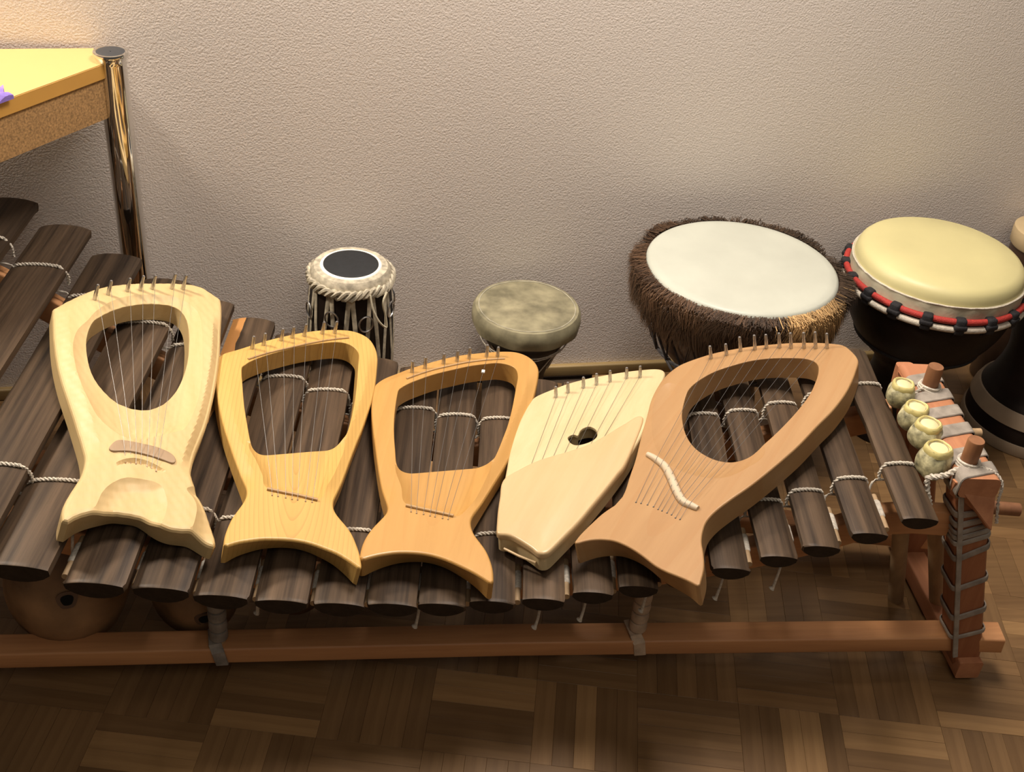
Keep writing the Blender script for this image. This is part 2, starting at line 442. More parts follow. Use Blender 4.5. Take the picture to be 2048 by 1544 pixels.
def plain(name, col, rough=.5, metal=0.0, var=0.0, scale=30, bump=0.0, bscale=200, spec=.5):
    m, nt, b = new_mat(name)
    b.inputs['Roughness'].default_value = rough
    b.inputs['Metallic'].default_value = metal
    b.inputs['Specular IOR Level'].default_value = spec
    b.inputs['Base Color'].default_value = c4(col)
    tc = nd(nt, 'ShaderNodeTexCoord')
    if var:
        n = nd(nt, 'ShaderNodeTexNoise')
        n.inputs['Scale'].default_value = scale
        n.inputs['Detail'].default_value = 5
        nt.links.new(tc.outputs['Object'], n.inputs['Vector'])
        r = ramp(nt, [(.3, [x * (1 - var) for x in col]), (.7, [min(1, x * (1 + var)) for x in col])])
        nt.links.new(n.outputs['Fac'], r.inputs[0])
        nt.links.new(r.outputs[0], b.inputs['Base Color'])
    if bump:
        n = nd(nt, 'ShaderNodeTexNoise')
        n.inputs['Scale'].default_value = bscale
        n.inputs['Detail'].default_value = 3
        nt.links.new(tc.outputs['Object'], n.inputs['Vector'])
        bp = nd(nt, 'ShaderNodeBump')
        bp.inputs['Strength'].default_value = bump
        bp.inputs['Distance'].default_value = .002
        nt.links.new(n.outputs['Fac'], bp.inputs['Height'])
        nt.links.new(bp.outputs[0], b.inputs['Normal'])
    return m


def wood(name, lo, hi, stretch=(1, .08, 1), scale=60, rough=.45, rnd=0.0, wave=0.0, wscale=60, wdist=4.0, wdark=None, bump=.15, spec=.5, detail=6, coat=0.0, woff=(0, 0, 0)):
    m, nt, b = new_mat(name)
    b.inputs['Roughness'].default_value = rough
    b.inputs['Specular IOR Level'].default_value = spec
    b.inputs['Coat Weight'].default_value = coat
    b.inputs['Coat Roughness'].default_value = .25
    tc = nd(nt, 'ShaderNodeTexCoord')
    oi = nd(nt, 'ShaderNodeObjectInfo')
    mp = nd(nt, 'ShaderNodeMapping')
    mp.inputs['Scale'].default_value = stretch
    ad = nd(nt, 'ShaderNodeVectorMath', operation='ADD')
    nt.links.new(tc.outputs['Object'], ad.inputs[0])
    sc = nd(nt, 'ShaderNodeMath', operation='MULTIPLY')
    sc.inputs[1].default_value = 7.0 if rnd else 0.0
    nt.links.new(oi.outputs['Random'], sc.inputs[0])
    nt.links.new(sc.outputs[0], ad.inputs[1])
    nt.links.new(ad.outputs[0], mp.inputs['Vector'])
    n = nd(nt, 'ShaderNodeTexNoise')
    n.inputs['Scale'].default_value = scale
    n.inputs['Detail'].default_value = detail
    n.inputs['Roughness'].default_value = .65
    nt.links.new(mp.outputs[0], n.inputs['Vector'])
    r = ramp(nt, [(.32, lo), (.68, hi)])
    nt.links.new(n.outputs['Fac'], r.inputs[0])
    col = r.outputs[0]
    if wave:
        mp2 = nd(nt, 'ShaderNodeMapping')
        mp2.inputs['Scale'].default_value = (1, .16, .6)
        mp2.inputs['Location'].default_value = woff
        nt.links.new(ad.outputs[0], mp2.inputs['Vector'])
        wv = nd(nt, 'ShaderNodeTexWave', wave_type='RINGS', bands_direction='X', rings_direction='Z', wave_profile='SAW')
        wv.inputs['Scale'].default_value = wscale
        wv.inputs['Distortion'].default_value = wdist
        wv.inputs['Detail'].default_value = 2
        wv.inputs['Detail Scale'].default_value = .5
        nt.links.new(mp2.outputs[0], wv.inputs['Vector'])
        rr = ramp(nt, [(0, (0, 0, 0)), (.75, (.25, .25, .25)), (.95, (1, 1, 1))])
        nt.links.new(wv.outputs['Fac'], rr.inputs[0])
        mm = nd(nt, 'ShaderNodeMath', operation='MULTIPLY')
        mm.inputs[1].default_value = wave
        nt.links.new(rr.outputs[0], mm.inputs[0])
        col = mix(nt, col, wdark or lo, mm.outputs[0])
    if rnd:
        rr = nd(nt, 'ShaderNodeMapRange')
        rr.inputs['To Min'].default_value = 1 - rnd
        rr.inputs['To Max'].default_value = 1 + rnd
        nt.links.new(oi.outputs['Random'], rr.inputs['Value'])
        hs = nd(nt, 'ShaderNodeHueSaturation')
        nt.links.new(rr.outputs[0], hs.inputs['Value'])
        nt.links.new(col, hs.inputs['Color'])
        col = hs.outputs[0]
    nt.links.new(col, b.inputs['Base Color'])
    if bump:
        bp = nd(nt, 'ShaderNodeBump')
        bp.inputs['Strength'].default_value = bump
        bp.inputs['Distance'].default_value = .001
        nt.links.new(n.outputs['Fac'], bp.inputs['Height'])
        nt.links.new(bp.outputs[0], b.inputs['Normal'])
    return m


M = {}
M['maple'] = wood('maple', (.57, .40, .18), (.65, .48, .24), scale=40, rough=.5, bump=.08, stretch=(1, .12, 1))
M['larch'] = wood('larch', (.58, .345, .095), (.64, .40, .12), scale=40, rough=.42, wave=.5, wscale=62, wdist=3.5, wdark=(.43, .23, .06), bump=.06)
M['cherry_light'] = wood('cherry_light', (.46, .245, .065), (.53, .295, .088), scale=35, rough=.4, wave=.22, wscale=16, wdist=3, wdark=(.44, .21, .05), bump=.05, coat=.1)
M['white_maple'] = wood('white_maple', (.56, .44, .235), (.64, .52, .305), scale=45, rough=.42, bump=.05, stretch=(1, .2, 1))
M['white_maple_cover'] = wood('white_maple_cover', (.53, .37, .19), (.60, .435, .24), scale=30, rough=.34, bump=.03, coat=.15)
M['cherry'] = wood('cherry', (.35, .193, .078), (.41, .24, .104), scale=35, rough=.45, wave=.25, wscale=12, wdist=4, wdark=(.35, .165, .055), bump=.05)
M['bridge_dark'] = wood('bridge_dark', (.33, .22, .13), (.40, .28, .17), scale=50, rough=.5)
M['bridge_rod'] = wood('bridge_rod', (.42, .25, .10), (.5, .31, .13), scale=50, rough=.5)
M['bridge_pale'] = wood('bridge_pale', (.52, .42, .29), (.60, .49, .36), scale=50, rough=.45)
M['rosewood'] = wood('rosewood', (.019, .0125, .0085), (.108, .071, .044), stretch=(1, .03, 1), scale=85, rough=.46, rnd=.22, bump=.3, detail=9, spec=.2)
M['rosewood_end'] = wood('rosewood_end', (.014, .010, .007), (.030, .020, .014), stretch=(1, 1, 1), scale=120, rough=.6, bump=.2, spec=.2)
M['rail'] = wood('rail', (.43, .195, .08), (.58, .285, .12), stretch=(.06, 1, 1), scale=60, rough=.5, rnd=.1, bump=.2)
M['rail_vertical'] = wood('rail_vertical', (.25, .085, .035), (.36, .14, .06), stretch=(1, 1, .06), scale=60, rough=.55, rnd=.1, bump=.2)
M['rail_along'] = wood('rail_along', (.40, .16, .075), (.52, .23, .11), stretch=(1, .06, 1), scale=60, rough=.6, bump=.2)
M['dowel'] = wood('dowel', (.24, .10, .045), (.33, .15, .065), stretch=(1, 1, .1), scale=80, rough=.5, rnd=.2)
M['pole'] = wood('pole', (.36, .24, .13), (.45, .31, .17), stretch=(1, 1, .1), scale=60, rough=.6, rnd=.2)
M['cord'] = plain('cord', (.56, .51, .43), .85, var=.25, scale=300)
M['strap'] = plain('strap', (.30, .262, .22), .75, var=.25, scale=60, bump=.3)
M['strap_tan'] = plain('strap_tan', (.50, .37, .26), .75, var=.25, scale=60, bump=.3)
M['strap_dark'] = plain('strap_dark', (.26, .225, .19), .75, var=.3, scale=60, bump=.3)
M['hide_strap'] = plain('hide_strap', (.46, .41, .31), .65, var=.4, scale=90, bump=.3)
M['steel'] = plain('steel', (.55, .55, .56), .33, metal=1.0)
M['chrome'] = plain('chrome', (.78, .77, .75), .06, metal=1.0)
M['string'] = plain('string', (.27, .27, .27), .5, metal=1.0)
M['black_plastic'] = plain('black_plastic', (.035, .037, .042), .5)
M['gourd'] = plain('gourd', (.27, .155, .075), .5, var=.6, scale=14, bump=.2, bscale=60)
M['hole_dark'] = plain('hole_dark', (.006, .005, .004), .9)
M['membrane'] = plain('membrane', (.17, .10, .06), .7, var=.2)
M['small_gourd'] = plain('small_gourd', (.42, .39, .23), .55, var=.7, scale=95, bump=.5, bscale=120)
M['small_gourd_rim'] = plain('small_gourd_rim', (.58, .50, .20), .5, var=.15, scale=60, bump=.3, bscale=100)
M['small_gourd_disc'] = plain('small_gourd_disc', (.80, .66, .38), .5, var=.08)
M['skin_white'] = plain('skin_white', (.48, .495, .425), .42, var=.08, scale=9, bump=.15, bscale=60)
M['skin_yellow'] = plain('skin_yellow', (.62, .56, .28), .45, var=.07, scale=8, bump=.1, bscale=50)
M['skin_edge'] = plain('skin_edge', (.50, .455, .33), .55, var=.2, scale=30, bump=.4, bscale=90)
M['skin_olive'] = plain('skin_olive', (.25, .225, .14), .55, var=.42, scale=34, bump=.15, bscale=60)
M['skin_tan'] = plain('skin_tan', (.55, .42, .24), .5, var=.1, scale=10)
M['dark_drum'] = plain('dark_drum', (.014, .009, .007), .5, var=.5, scale=20, bump=.3, bscale=40, spec=.2)
M['brown_drum'] = plain('brown_drum', (.05, .026, .015), .35, var=.4, scale=16, bump=.2, bscale=40)
M['ring_tan'] = plain('ring_tan', (.34, .26, .18), .55, var=.15, scale=20)
M['red_rope'] = plain('red_rope', (.42, .035, .026), .7, var=.15, scale=200, bump=.5, bscale=600)
M['white_rope'] = plain('white_rope', (.62, .56, .46), .7, var=.15, scale=200, bump=.5, bscale=600)
M['black_rope'] = plain('black_rope', (.014, .013, .015), .8, var=.3, scale=200, bump=.5, bscale=600)
M['grey_rope'] = plain('grey_rope', (.09, .085, .09), .7, var=.3, scale=200)
M['tabla_white'] = plain('tabla_white', (.80, .78, .72), .5, var=.05)
M['tabla_black'] = plain('tabla_black', (.012, .014, .017), .55, var=.2, scale=80, bump=.2)
M['table_yellow'] = plain('table_yellow', (.56, .38, .15), .35, var=.02, scale=8)
M['edge_yellow'] = plain('edge_yellow', (.58, .31, .07), .4, var=.04, scale=20)
M['fibreboard'] = plain('fibreboard', (.36, .21, .085), .75, var=.4, scale=330, bump=.3, bscale=300)
M['purple'] = plain('purple', (.24, .16, .55), .8, var=.2, scale=120, bump=.4)
M['white_tag'] = plain('white_tag', (.75, .72, .68), .6)
M['baseboard'] = wood('baseboard', (.30, .21, .09), (.37, .26, .115), stretch=(.05, 1, 1), scale=50, rough=.4)
M['underfloor'] = plain('underfloor', (.05, .032, .018), .8)

# wall plaster: orange-peel relief
m, nt, b = new_mat('plaster')
tc = nd(nt, 'ShaderNodeTexCoord')
n1 = nd(nt, 'ShaderNodeTexNoise')
n1.inputs['Scale'].default_value = 2.2
n1.inputs['Detail'].default_value = 3
nt.links.new(tc.outputs['Object'], n1.inputs['Vector'])
r = ramp(nt, [(.3, (.765, .70, .65)), (.7, (.81, .735, .67))])
nt.links.new(n1.outputs['Fac'], r.inputs[0])
nt.links.new(r.outputs[0], b.inputs['Base Color'])
b.inputs['Roughness'].default_value = .62
b.inputs['Specular IOR Level'].default_value = .35
n2 = nd(nt, 'ShaderNodeTexNoise')
n2.inputs['Scale'].default_value = 330
n2.inputs['Detail'].default_value = 2
n2.inputs['Roughness'].default_value = .55
nt.links.new(tc.outputs['Object'], n2.inputs['Vector'])
bp = nd(nt, 'ShaderNodeBump')
bp.inputs['Strength'].default_value = .8
bp.inputs['Distance'].default_value = .0013
nt.links.new(n2.outputs['Fac'], bp.inputs['Height'])
nt.links.new(bp.outputs[0], b.inputs['Normal'])
M['plaster'] = m

# parquet strip: every strip its own tone
def parquet(name, island):
    m = wood(name, (.175, .099, .044), (.245, .146, .066), stretch=(.05, 1, 1), scale=90, rough=.34, bump=.1)
    nt = m.node_tree
    b = nt.nodes['Principled BSDF']
    src = b.inputs['Base Color'].links[0].from_socket
    if island:
        g = nd(nt, 'ShaderNodeNewGeometry').outputs['Random Per Island']
    else:
        sp_ = nd(nt, 'ShaderNodeSeparateColor')
        nt.links.new(nd(nt, 'ShaderNodeObjectInfo').outputs['Color'], sp_.inputs[0])
        g = sp_.outputs[0]
    rp = ramp(nt, [(0, (.72, .69, .66)), (.6, (.95, .93, .9)), (.86, (1.08, 1.05, 1.0)), (1, (1.5, 1.5, 1.42))])
    nt.links.new(g, rp.inputs[0])
    nt.links.new(mix(nt, src, rp.outputs[0], 1.0, 'MULTIPLY'), b.inputs['Base Color'])
    return m


M['parquet'] = parquet('parquet', False)
M['parquet_far'] = parquet('parquet_far', True)

# dark rosewood with one pale sapwood edge (a bar towards the left)
def sapwood(lim):
    m = M['rosewood'].copy()
    m.name = 'rosewood_sapwood'
    nt = m.node_tree
    b = nt.nodes['Principled BSDF']
    src = b.inputs['Base Color'].links[0].from_socket
    tc = nd(nt, 'ShaderNodeTexCoord')
    sx = nd(nt, 'ShaderNodeSeparateXYZ')
    nt.links.new(tc.outputs['Object'], sx.inputs[0])
    nn = nd(nt, 'ShaderNodeTexNoise')
    nn.inputs['Scale'].default_value = 25
    nt.links.new(tc.outputs['Object'], nn.inputs['Vector'])
    a = nd(nt, 'ShaderNodeMath', operation='MULTIPLY_ADD')
    a.inputs[1].default_value = .012
    nt.links.new(nn.outputs['Fac'], a.inputs[0])
    nt.links.new(sx.outputs['X'], a.inputs[2])
    c = nd(nt, 'ShaderNodeMath', operation='LESS_THAN')
    c.inputs[1].default_value = lim
    nt.links.new(a.outputs[0], c.inputs[0])
    yy = nd(nt, 'ShaderNodeMath', operation='GREATER_THAN')
    yy.inputs[1].default_value = .28
    nt.links.new(sx.outputs['Y'], yy.inputs[0])
    mu = nd(nt, 'ShaderNodeMath', operation='MULTIPLY')
    nt.links.new(c.outputs[0], mu.inputs[0])
    nt.links.new(yy.outputs[0], mu.inputs[1])
    nt.links.new(mix(nt, src, (.42, .20, .065), mu.outputs[0]), b.inputs['Base Color'])
    return m


# ------------------------------------------------------------------ setting
def struct(o):
    o['kind'] = 'structure'
    return o


WA = R(4.84)
WD = Vector((math.cos(WA), math.sin(WA), 0))
WN = Vector((math.sin(WA), -math.cos(WA), 0))
W0 = Vector((.49, 1.817, 0))


def wall_y(x):
    return W0.y + (x - W0.x) * math.tan(WA)


a, bq = W0 - WD * 2.0, W0 + WD * 1.8
V = []
for z in (-.02, 2.6):
    for p, off in ((a, 0), (bq, 0), (bq, -.12), (a, -.12)):
        q = p + WN * off
        V.append((q.x, q.y, z))
wall = struct(mesh('wall_back', (V, [(0, 1, 5, 4), (1, 2, 6, 5), (2, 3, 7, 6), (3, 0, 4, 7), (4, 5, 6, 7), (3, 2, 1, 0)]), M['plaster'], smooth=False))
bb = [(W0 - WD * 2.0) + WN * .006 + Vector((0, 0, .011)), (W0 + WD * 1.8) + WN * .006 + Vector((0, 0, .011))]
struct(mesh('baseboard_back', sweep_rect(bb, .012, .022, side=tuple(WN), bev=.003), M['baseboard']))

floor = struct(mesh('floor', box((-1.8, .3, -.05), (2.2, 2.2, -.009)), M['underfloor'], smooth=False))
PB, NS = .136, 5
PU = Vector((math.cos(R(-10.5)), math.sin(R(-10.5)), 0))
PV = Vector((-PU.y, PU.x, 0))
P0 = Vector((.107, 1.103, 0)) - PV * PB
sw = PB / NS
strip_vf = box((-PB / 2 + .0001, -sw / 2 + .0001, -.009), (PB / 2 - .0001, sw / 2 - .0001, 0), .0002, 1)
strips = []
for i in range(-10, 18):
    for j in range(-6, 12):
        o = P0 + PU * PB * i + PV * PB * j
        horiz = (i + j) % 2 == 0
        for k in range(NS):
            if horiz:
                c = o + PU * PB / 2 + PV * (k + .5) * sw
            else:
                c = o + PV * PB / 2 + PU * (k + .5) * sw
            if not (-1.2 < c.x < 2.1 and .45 < c.y < wall_y(c.x) - .005):
                continue
            strips.append((c, -10.5 if horiz else 79.5))
seen = lambda c: -.62 < c.x < 1.0 and .84 < c.y < 1.2
strips.sort(key=lambda s: (0 if seen(s[0]) else 1, s[0].y))
sme = bpy.data.meshes.new('parquet_strip')
sme.from_pydata(strip_vf[0], [], strip_vf[1])
PALE = [(-.144, 1.018), (-.255, .999), (-.258, .976), (.126, 1.055), (.162, 1.089), (.283, 1.002), (.598, .993), (.567, .979), (.64, .989), (.712, .944), (.704, .96), (.851, .968)]
DEEP = [(.812, .97), (.617, .988), (.14, 1.031), (-.072, 1.015), (-.201, 1.06), (.573, 1.049)]


def tone(c, ang):
    ca, sa = math.cos(R(ang)), math.sin(R(ang))
    for lst, v in ((PALE, 1), (DEEP, 0)):
        for p in lst:
            dx, dy = p[0] - c.x, p[1] - c.y
            if abs(dx * ca + dy * sa) < PB / 2 and abs(-dx * sa + dy * ca) < sw / 2:
                return .97 if v else .05
    return random.random() * .88


far = []
for q, (c, ang) in enumerate(strips):
    dz = -random.random() * .0004
    if q < 300:
        o = link('parquet_strip', sme, M['parquet'], floor)
        o.location = (c.x, c.y, dz)
        o.rotation_euler = (0, 0, R(ang))
        o.color = (tone(c, ang), 0, 0, 1)
    else:
        ca, sa = math.cos(R(ang)), math.sin(R(ang))
        far.append(([(c.x + v[0] * ca - v[1] * sa, c.y + v[0] * sa + v[1] * ca, v[2] + dz) for v in strip_vf[0]], strip_vf[1]))
ff = mesh('parquet_field', join(*far), M['parquet_far'], floor, smooth=False)
ff['kind'] = 'stuff'

# ------------------------------------------------------------------ balafon
bal = thing('balafon', 'long wooden balafon with dark rosewood bars laid over an orange frame, under the lyres', 'xylophone', (.15, 1.2, 0))
BO = Vector(bal.location)


def part(name, vf, mat, parent=None, smooth=True, angle=40):
    o = mesh(name, vf, mat, parent or bal, smooth, angle)
    if parent is None:
        o.location = -BO
    return o


XS = [q[6] for q in BARS]
ZS = [q[7] for q in BARS]


def zbar(x):
    return float(np.interp(x, XS, ZS))


def bar_section(w, t):
    """Closed outline of a bar's section: broad shallow crown, crisp corners, rounder belly; crown at z = 0."""
    o = []
    for k in range(11):
        q = 1 - 2 * k / 10
        o.append((q * w / 2 * (1 - .012 * (abs(q) == 1)), -.17 * t * abs(q) ** 2.4))
    o.append((-w / 2, -.30 * t))
    for k in range(9):
        q = -1 + 2 * k / 8
        o.append((q * w / 2 * .985, -.50 * t - .5 * t * (1 - q * q) ** .8))
    o.append((w / 2, -.30 * t))
    return o


keys = []
BT = []
for i, (fx, fy, bx, by, bex, bey, x, z, bw) in enumerate(BARS):
    ang = math.atan2(bex - fx, bey - fy)
    ln = math.hypot(bex - fx, bey - fy)
    t = .034 - .011 * i / 20
    BT.append(t)
    sec = bar_section(bw, t)
    V, F = [], []
    n = len(sec)
    st = [(0, .975, .95), (.0015, .995, .99), (.006, 1, 1), (ln * .3, .99, .98), (ln * .5, .985, .96), (ln * .7, .99, .98), (ln - .006, 1, 1), (ln - .0015, .995, .99), (ln, .975, .95)]
    jig = [rng.uniform(-.0012, .0012) for _ in st]
    for (y, sx, sz), jx in zip(st, jig):
        for (px, pz) in sec:
            und = -pz * (.22 if y < .01 else (-.22 if y > ln - .01 else 0)) * (1 if y < .005 or y > ln - .005 else .9)
            V.append((px * sx + jx, y + und, (pz + t / 2) * sz - t / 2))
    for s in range(len(st) - 1):
        for k in range(n):
            l = (k + 1) % n
            F.append((s * n + k, s * n + l, (s + 1) * n + l, (s + 1) * n + k))
    F.append(tuple(range(n)))
    F.append(tuple((len(st) - 1) * n + k for k in range(n)))
    mat = sapwood(-bw * .10) if i == 5 else M['rosewood']
    key = mesh('key', fixn(V, F), mat, bal, angle=35)
    key.data.materials.append(M['rosewood_end'])
    for p_ in key.data.polygons:
        if len(p_.vertices) > 6:
            p_.material_index = 1
    key.location = Vector((fx, fy, z)) - BO
    key.rotation_euler = (0, 0, -ang)
    if i == 5:
        key['label'] = 'dark rosewood bar with an orange sapwood edge'
    keys.append(key)
    # cord over the bar at the two nodes
    up = sorted(sec[:11])
    rc = .0026
    for yy in ((1.12 - fy) / math.cos(ang), math.hypot(bx - fx, by - fy)):
        path = [(px, yy + .005 * (px / bw), pz + rc * .62) for px, pz in up]
        e_ = bw / 2 + rc * .4
        path = [(-e_ + .001, yy - .006, -t * .95), (-e_, yy - .004, -.45 * t)] + path[1:-1] + [(e_, yy + .004, -.45 * t), (e_ - .001, yy + .006, -t * .95)]
        mesh('cord', rope(path, rc, 105), M['cord'], key)
    # short cord-wrapped dowel in the gap to the next bar
    if i < len(BARS) - 1 and i > 0:
        nx = BARS[i + 1]
        gx = ((fx + bw / 2) + (nx[0] - nx[8] / 2)) / 2
        gap = (nx[0] - nx[8] / 2) - (fx + bw / 2)
        dxy = (bex - fx) / (bey - fy)
        gy = max(fy, nx[1])
        zz = (z + nx[7]) / 2 - .027
        p0 = Vector((gx + dxy * .022, gy + .022, zz))
        p1 = Vector((gx + dxy * .085, gy + .085, zz))
        rr = .0042
        dw = part('spacer_dowel', tube([p0, p1], rr, 12), M['pole'])
        d = (p1 - p0).normalized()
        wr = mesh('wrap', tube([p0 + d * .022, p0 + d * .024, p0 + d * .05, p0 + d * .052], [rr, rr + .0012, rr + .0012, rr], 12), M['cord'], dw)

# cross cords running under the bars from gap to gap
for side in (0, 1):
    pts = []
    for i, (fx, fy, bx, by, bex, bey, x, z, bw) in enumerate(BARS):
        xx, yy = (x, 1.12) if side == 0 else (bx, by)
        pts.append((xx - bw * .48, yy + .006, z - BT[i] - .008))
        pts.append((xx + bw * .48, yy - .006, z - BT[i] - .008))
    part('support_cord', rope(pts, .0017, 150, sub=6), M['cord'])

# curved beams that carry the bars
fr, bk = [], []
for xx in np.linspace(-.62, .757, 30):
    fr.append((xx, 1.1, zbar(xx) - .068 - (.0 if xx < .67 else (xx - .67) * .1)))
for s in np.linspace(-.02, 1.04, 30):
    xx = BARS[0][2] + (BARS[-1][2] - BARS[0][2]) * s
    i = max(0, min(19, int(np.searchsorted([q[2] for q in BARS], xx) - 1)))
    u = (xx - BARS[i][2]) / (BARS[i + 1][2] - BARS[i][2])
    yy = BARS[i][3] * (1 - u) + BARS[i + 1][3] * u
    bk.append((xx, yy + .005, BARS[i][7] * (1 - u) + BARS[i + 1][7] * u - .068))
part('top_beam', sweep_rect(fr, .022, .04), M['rail'])
part('top_beam', sweep_rect(bk, .022, .04), M['rail'])

# cord ends dangling below the bars at the front
for (xx, yy, dz, ln) in ((-.118, 1.055, -.060, .030), (.075, 1.05, -.075, .014), (.225, 1.045, -.078, .012), (.283, 1.05, -.074, .014), (.362, 1.055, -.062, .028), (.458, 1.06, -.075, .020), (.53, 1.06, -.075, .024), (-.325, 1.06, -.045, .03)):
    z0 = zbar(xx) + dz + .03
    pts = [(xx, yy + .03, z0), (xx + .001, yy + .003, z0 - .012), (xx - .001, yy, z0 - .03), (xx - .003, yy, z0 - .03 - ln), (xx - .0045, yy, z0 - .033 - ln)]
    part('cord_end', tube(pts, [.0018, .0018, .0018, .0022, .0042], 8), M['cord'])

# base rails
part('base_rail', sweep_rect([(-1.0, 1.098, .0575), (.2, 1.098, .0575), (.80, 1.09, .056), (.885, 1.08, .060)], .036, .026, bev=.003), M['rail'])
part('base_rail', sweep_rect([(-1.0, 1.54, .0575), (.2, 1.39, .0575), (.90, 1.287, .056)], .036, .026, bev=.003), M['rail'])
part('end_base_rail', sweep_rect([(.842, 1.055, .022), (.846, 1.33, .022)], .034, .03, side=(1, 0, 0)), M['rail_along'])


# end posts (right end), leaning in; the left end frame stands outside the picture
def post(foot, top, wx, wy, name='end_post', mat=None):
    f, tp = Vector(foot), Vector(top)
    st = [(0, .62, .8), (.05, .80, .9), (.12, .95, 1), (.24, 1, 1), (.5, 1, 1), (1, 1, 1)]
    V, F = [], []
    for s, kx, ky in st:
        c = f.lerp(tp, s)
        bv = .004
        for a, b_ in ((1, 1), (-1, 1), (-1, -1), (1, -1)):
            for ex, ey in ((1, 0), (0, 1)) if a * b_ > 0 else ((0, 1), (1, 0)):
                V.append((c.x + a * (wx * kx / 2 - bv * (1 - ex)), c.y + b_ * (wy * ky / 2 - bv * (1 - ey)), c.z))
    n = 8
    for i in range(len(st) - 1):
        for k in range(n):
            l = (k + 1) % n
            F.append((i * n + k, i * n + l, (i + 1) * n + l, (i + 1) * n + k))
    F.append(tuple(range(n)))
    F.append(tuple((len(st) - 1) * n + k for k in range(n)))
    return part(name, fixn(V, F), mat or M['rail_vertical'], angle=30)


def ring_strap(c, t, wx, wy, h, th=.002, tilt=0.0, side=(1, 0, 0), mat='strap', parent=None, name='strap'):
    """Flat leather strap wound once round a member of section wx * wy at c, member direction t."""
    c, t = Vector(c), Vector(t).normalized()
    s = Vector(side)
    s = (s - t * s.dot(t)).normalized()
    u = t.cross(s)
    ring = []
    rr = .006
    for sx, sy, a0 in ((1, 1, 0), (-1, 1, 90), (-1, -1, 180), (1, -1, 270)):
        for k in range(4):
            a = R(a0 + 30 * k)
            ring.append((sx * (wx / 2 - rr) + rr * math.cos(a), sy * (wy / 2 - rr) + rr * math.sin(a), math.cos(a), math.sin(a)))
    V, F = [], []
    n = len(ring)
    for q, (hh, th2) in enumerate(((-h / 2, .0004), (-h / 2 + .001, th), (0, th * 1.15), (h / 2 - .001, th), (h / 2, .0004))):
        for a, b_, na, nb in ring:
            V.append(c + s * (a + na * th2) + u * (b_ + nb * th2) + t * (hh + tilt * a + .3 * tilt * b_))
    for i in range(4):
        for k in range(n):
            l = (k + 1) % n
            F.append((i * n + k, i * n + l, (i + 1) * n + l, (i + 1) * n + k))
    return mesh(name, fixn(V, F), M[mat], parent)


FP0, FP1 = (.848, 1.084, 0), (.756, 1.096, .352)
fpost = post(FP0, FP1, .045, .040)
BP0, BP1 = (.858, 1.300, 0), (.768, 1.288, .352)
bpost = post(BP0, BP1, .05, .045)
post((-.99, 1.1, 0), (-.9, 1.1, .40), .05, .05)
post((-.99, 1.55, 0), (-.9, 1.6, .40), .05, .05)
pd = (Vector(FP1) - Vector(FP0))
for s, h, tl, mt in ((.235, .007, .06, 'strap'), (.345, .010, .16, 'strap_dark'), (.50, .009, .20, 'strap_dark'), (.655, .010, .28, 'strap_dark'), (.715, .008, .12, 'strap'), (.742, .008, .10, 'strap'), (.768, .007, .12, 'strap'), (.80, .010, .05, 'strap'), (.838, .010, -.08, 'strap'), (.93, .012, -.1, 'strap')):
    ring_strap(Vector(FP0).lerp(Vector(FP1), s), pd, .046, .041, h, .0022, tl, mat=mt, parent=fpost)
# strap running down the left edge of the post face
ed = [Vector(FP0).lerp(Vector(FP1), s) + Vector((-.0185, -.0225, 0)) for s in (.12, .4, .7, .97)]
mesh('strap', sweep_rect(ed, .007, .003, side=(1, 0, 0), bev=.001), M['strap'], fpost)

# end rail on top of the posts with its straps
e0, e1 = Vector((.757, 1.062, .346)), Vector((.770, 1.312, .346))
erail = part('end_rail', sweep_rect([e0, e0 + (e1 - e0) * .1, e0 + (e1 - e0) * .9, e1], .050, .030, side=(1, 0, 0), bev=.008), M['rail_along'])
for s in (.075, .21, .40, .555, .70, .86):
    o = ring_strap(e0.lerp(e1, s), e1 - e0, .051, .031, .023, .0018, .3, mat='strap', parent=erail)
# orange wedge-cut front end below the peg, bound to the post
wv = [(.728, 1.050, .336), (.782, 1.050, .336), (.782, 1.034, .290), (.728, 1.062, .352), (.782, 1.062, .352), (.782, 1.072, .262), (.728, 1.072, .33)]
part('end_wedge', fixn([(.727, 1.068, .351), (.781, 1.068, .351), (.783, 1.046, .292), (.727, 1.078, .349), (.781, 1.078, .349), (.795, 1.078, .268), (.731, 1.078, .325)],
     [(0, 1, 2), (0, 2, 5, 6), (1, 4, 5, 2), (0, 6, 3), (0, 3, 4, 1), (3, 6, 5, 4)]), M['rail_along'], smooth=False)
# pegs
pegA = part('peg', lathe([(.0100, 0), (.0105, .004), (.0105, .042), (.0098, .044)], 24, (.752, 1.095, .352)), M['dowel'])
pegB = part('peg', lathe([(.0100, 0), (.0108, .004), (.0105, .040), (.0098, .042)], 24, (.765, 1.255, .354)), M['dowel'])
part('peg', tube([(.785, 1.085, .297), (.833, 1.078, .297)], [.009, .0085], 16), M['dowel'])
part('peg', tube([(.790, 1.172, .348), (.806, 1.172, .348)], .006, 12), M['pole'])
for pg, c in ((pegA, Vector((.752, 1.095, .364))), (pegB, Vector((.765, 1.255, .366)))):
    for q in range(3):
        ring = [(c.x + (.0128 + .001 * q) * math.cos(a), c.y + (.0128 + .001 * q) * math.sin(a), c.z - .003 * q + .001 * math.sin(2 * a + q)) for a in np.linspace(0, 2 * math.pi, 24, endpoint=False)]
        mesh('cord', tube(ring, .0022, 6, closed=True), M['cord'], pg)
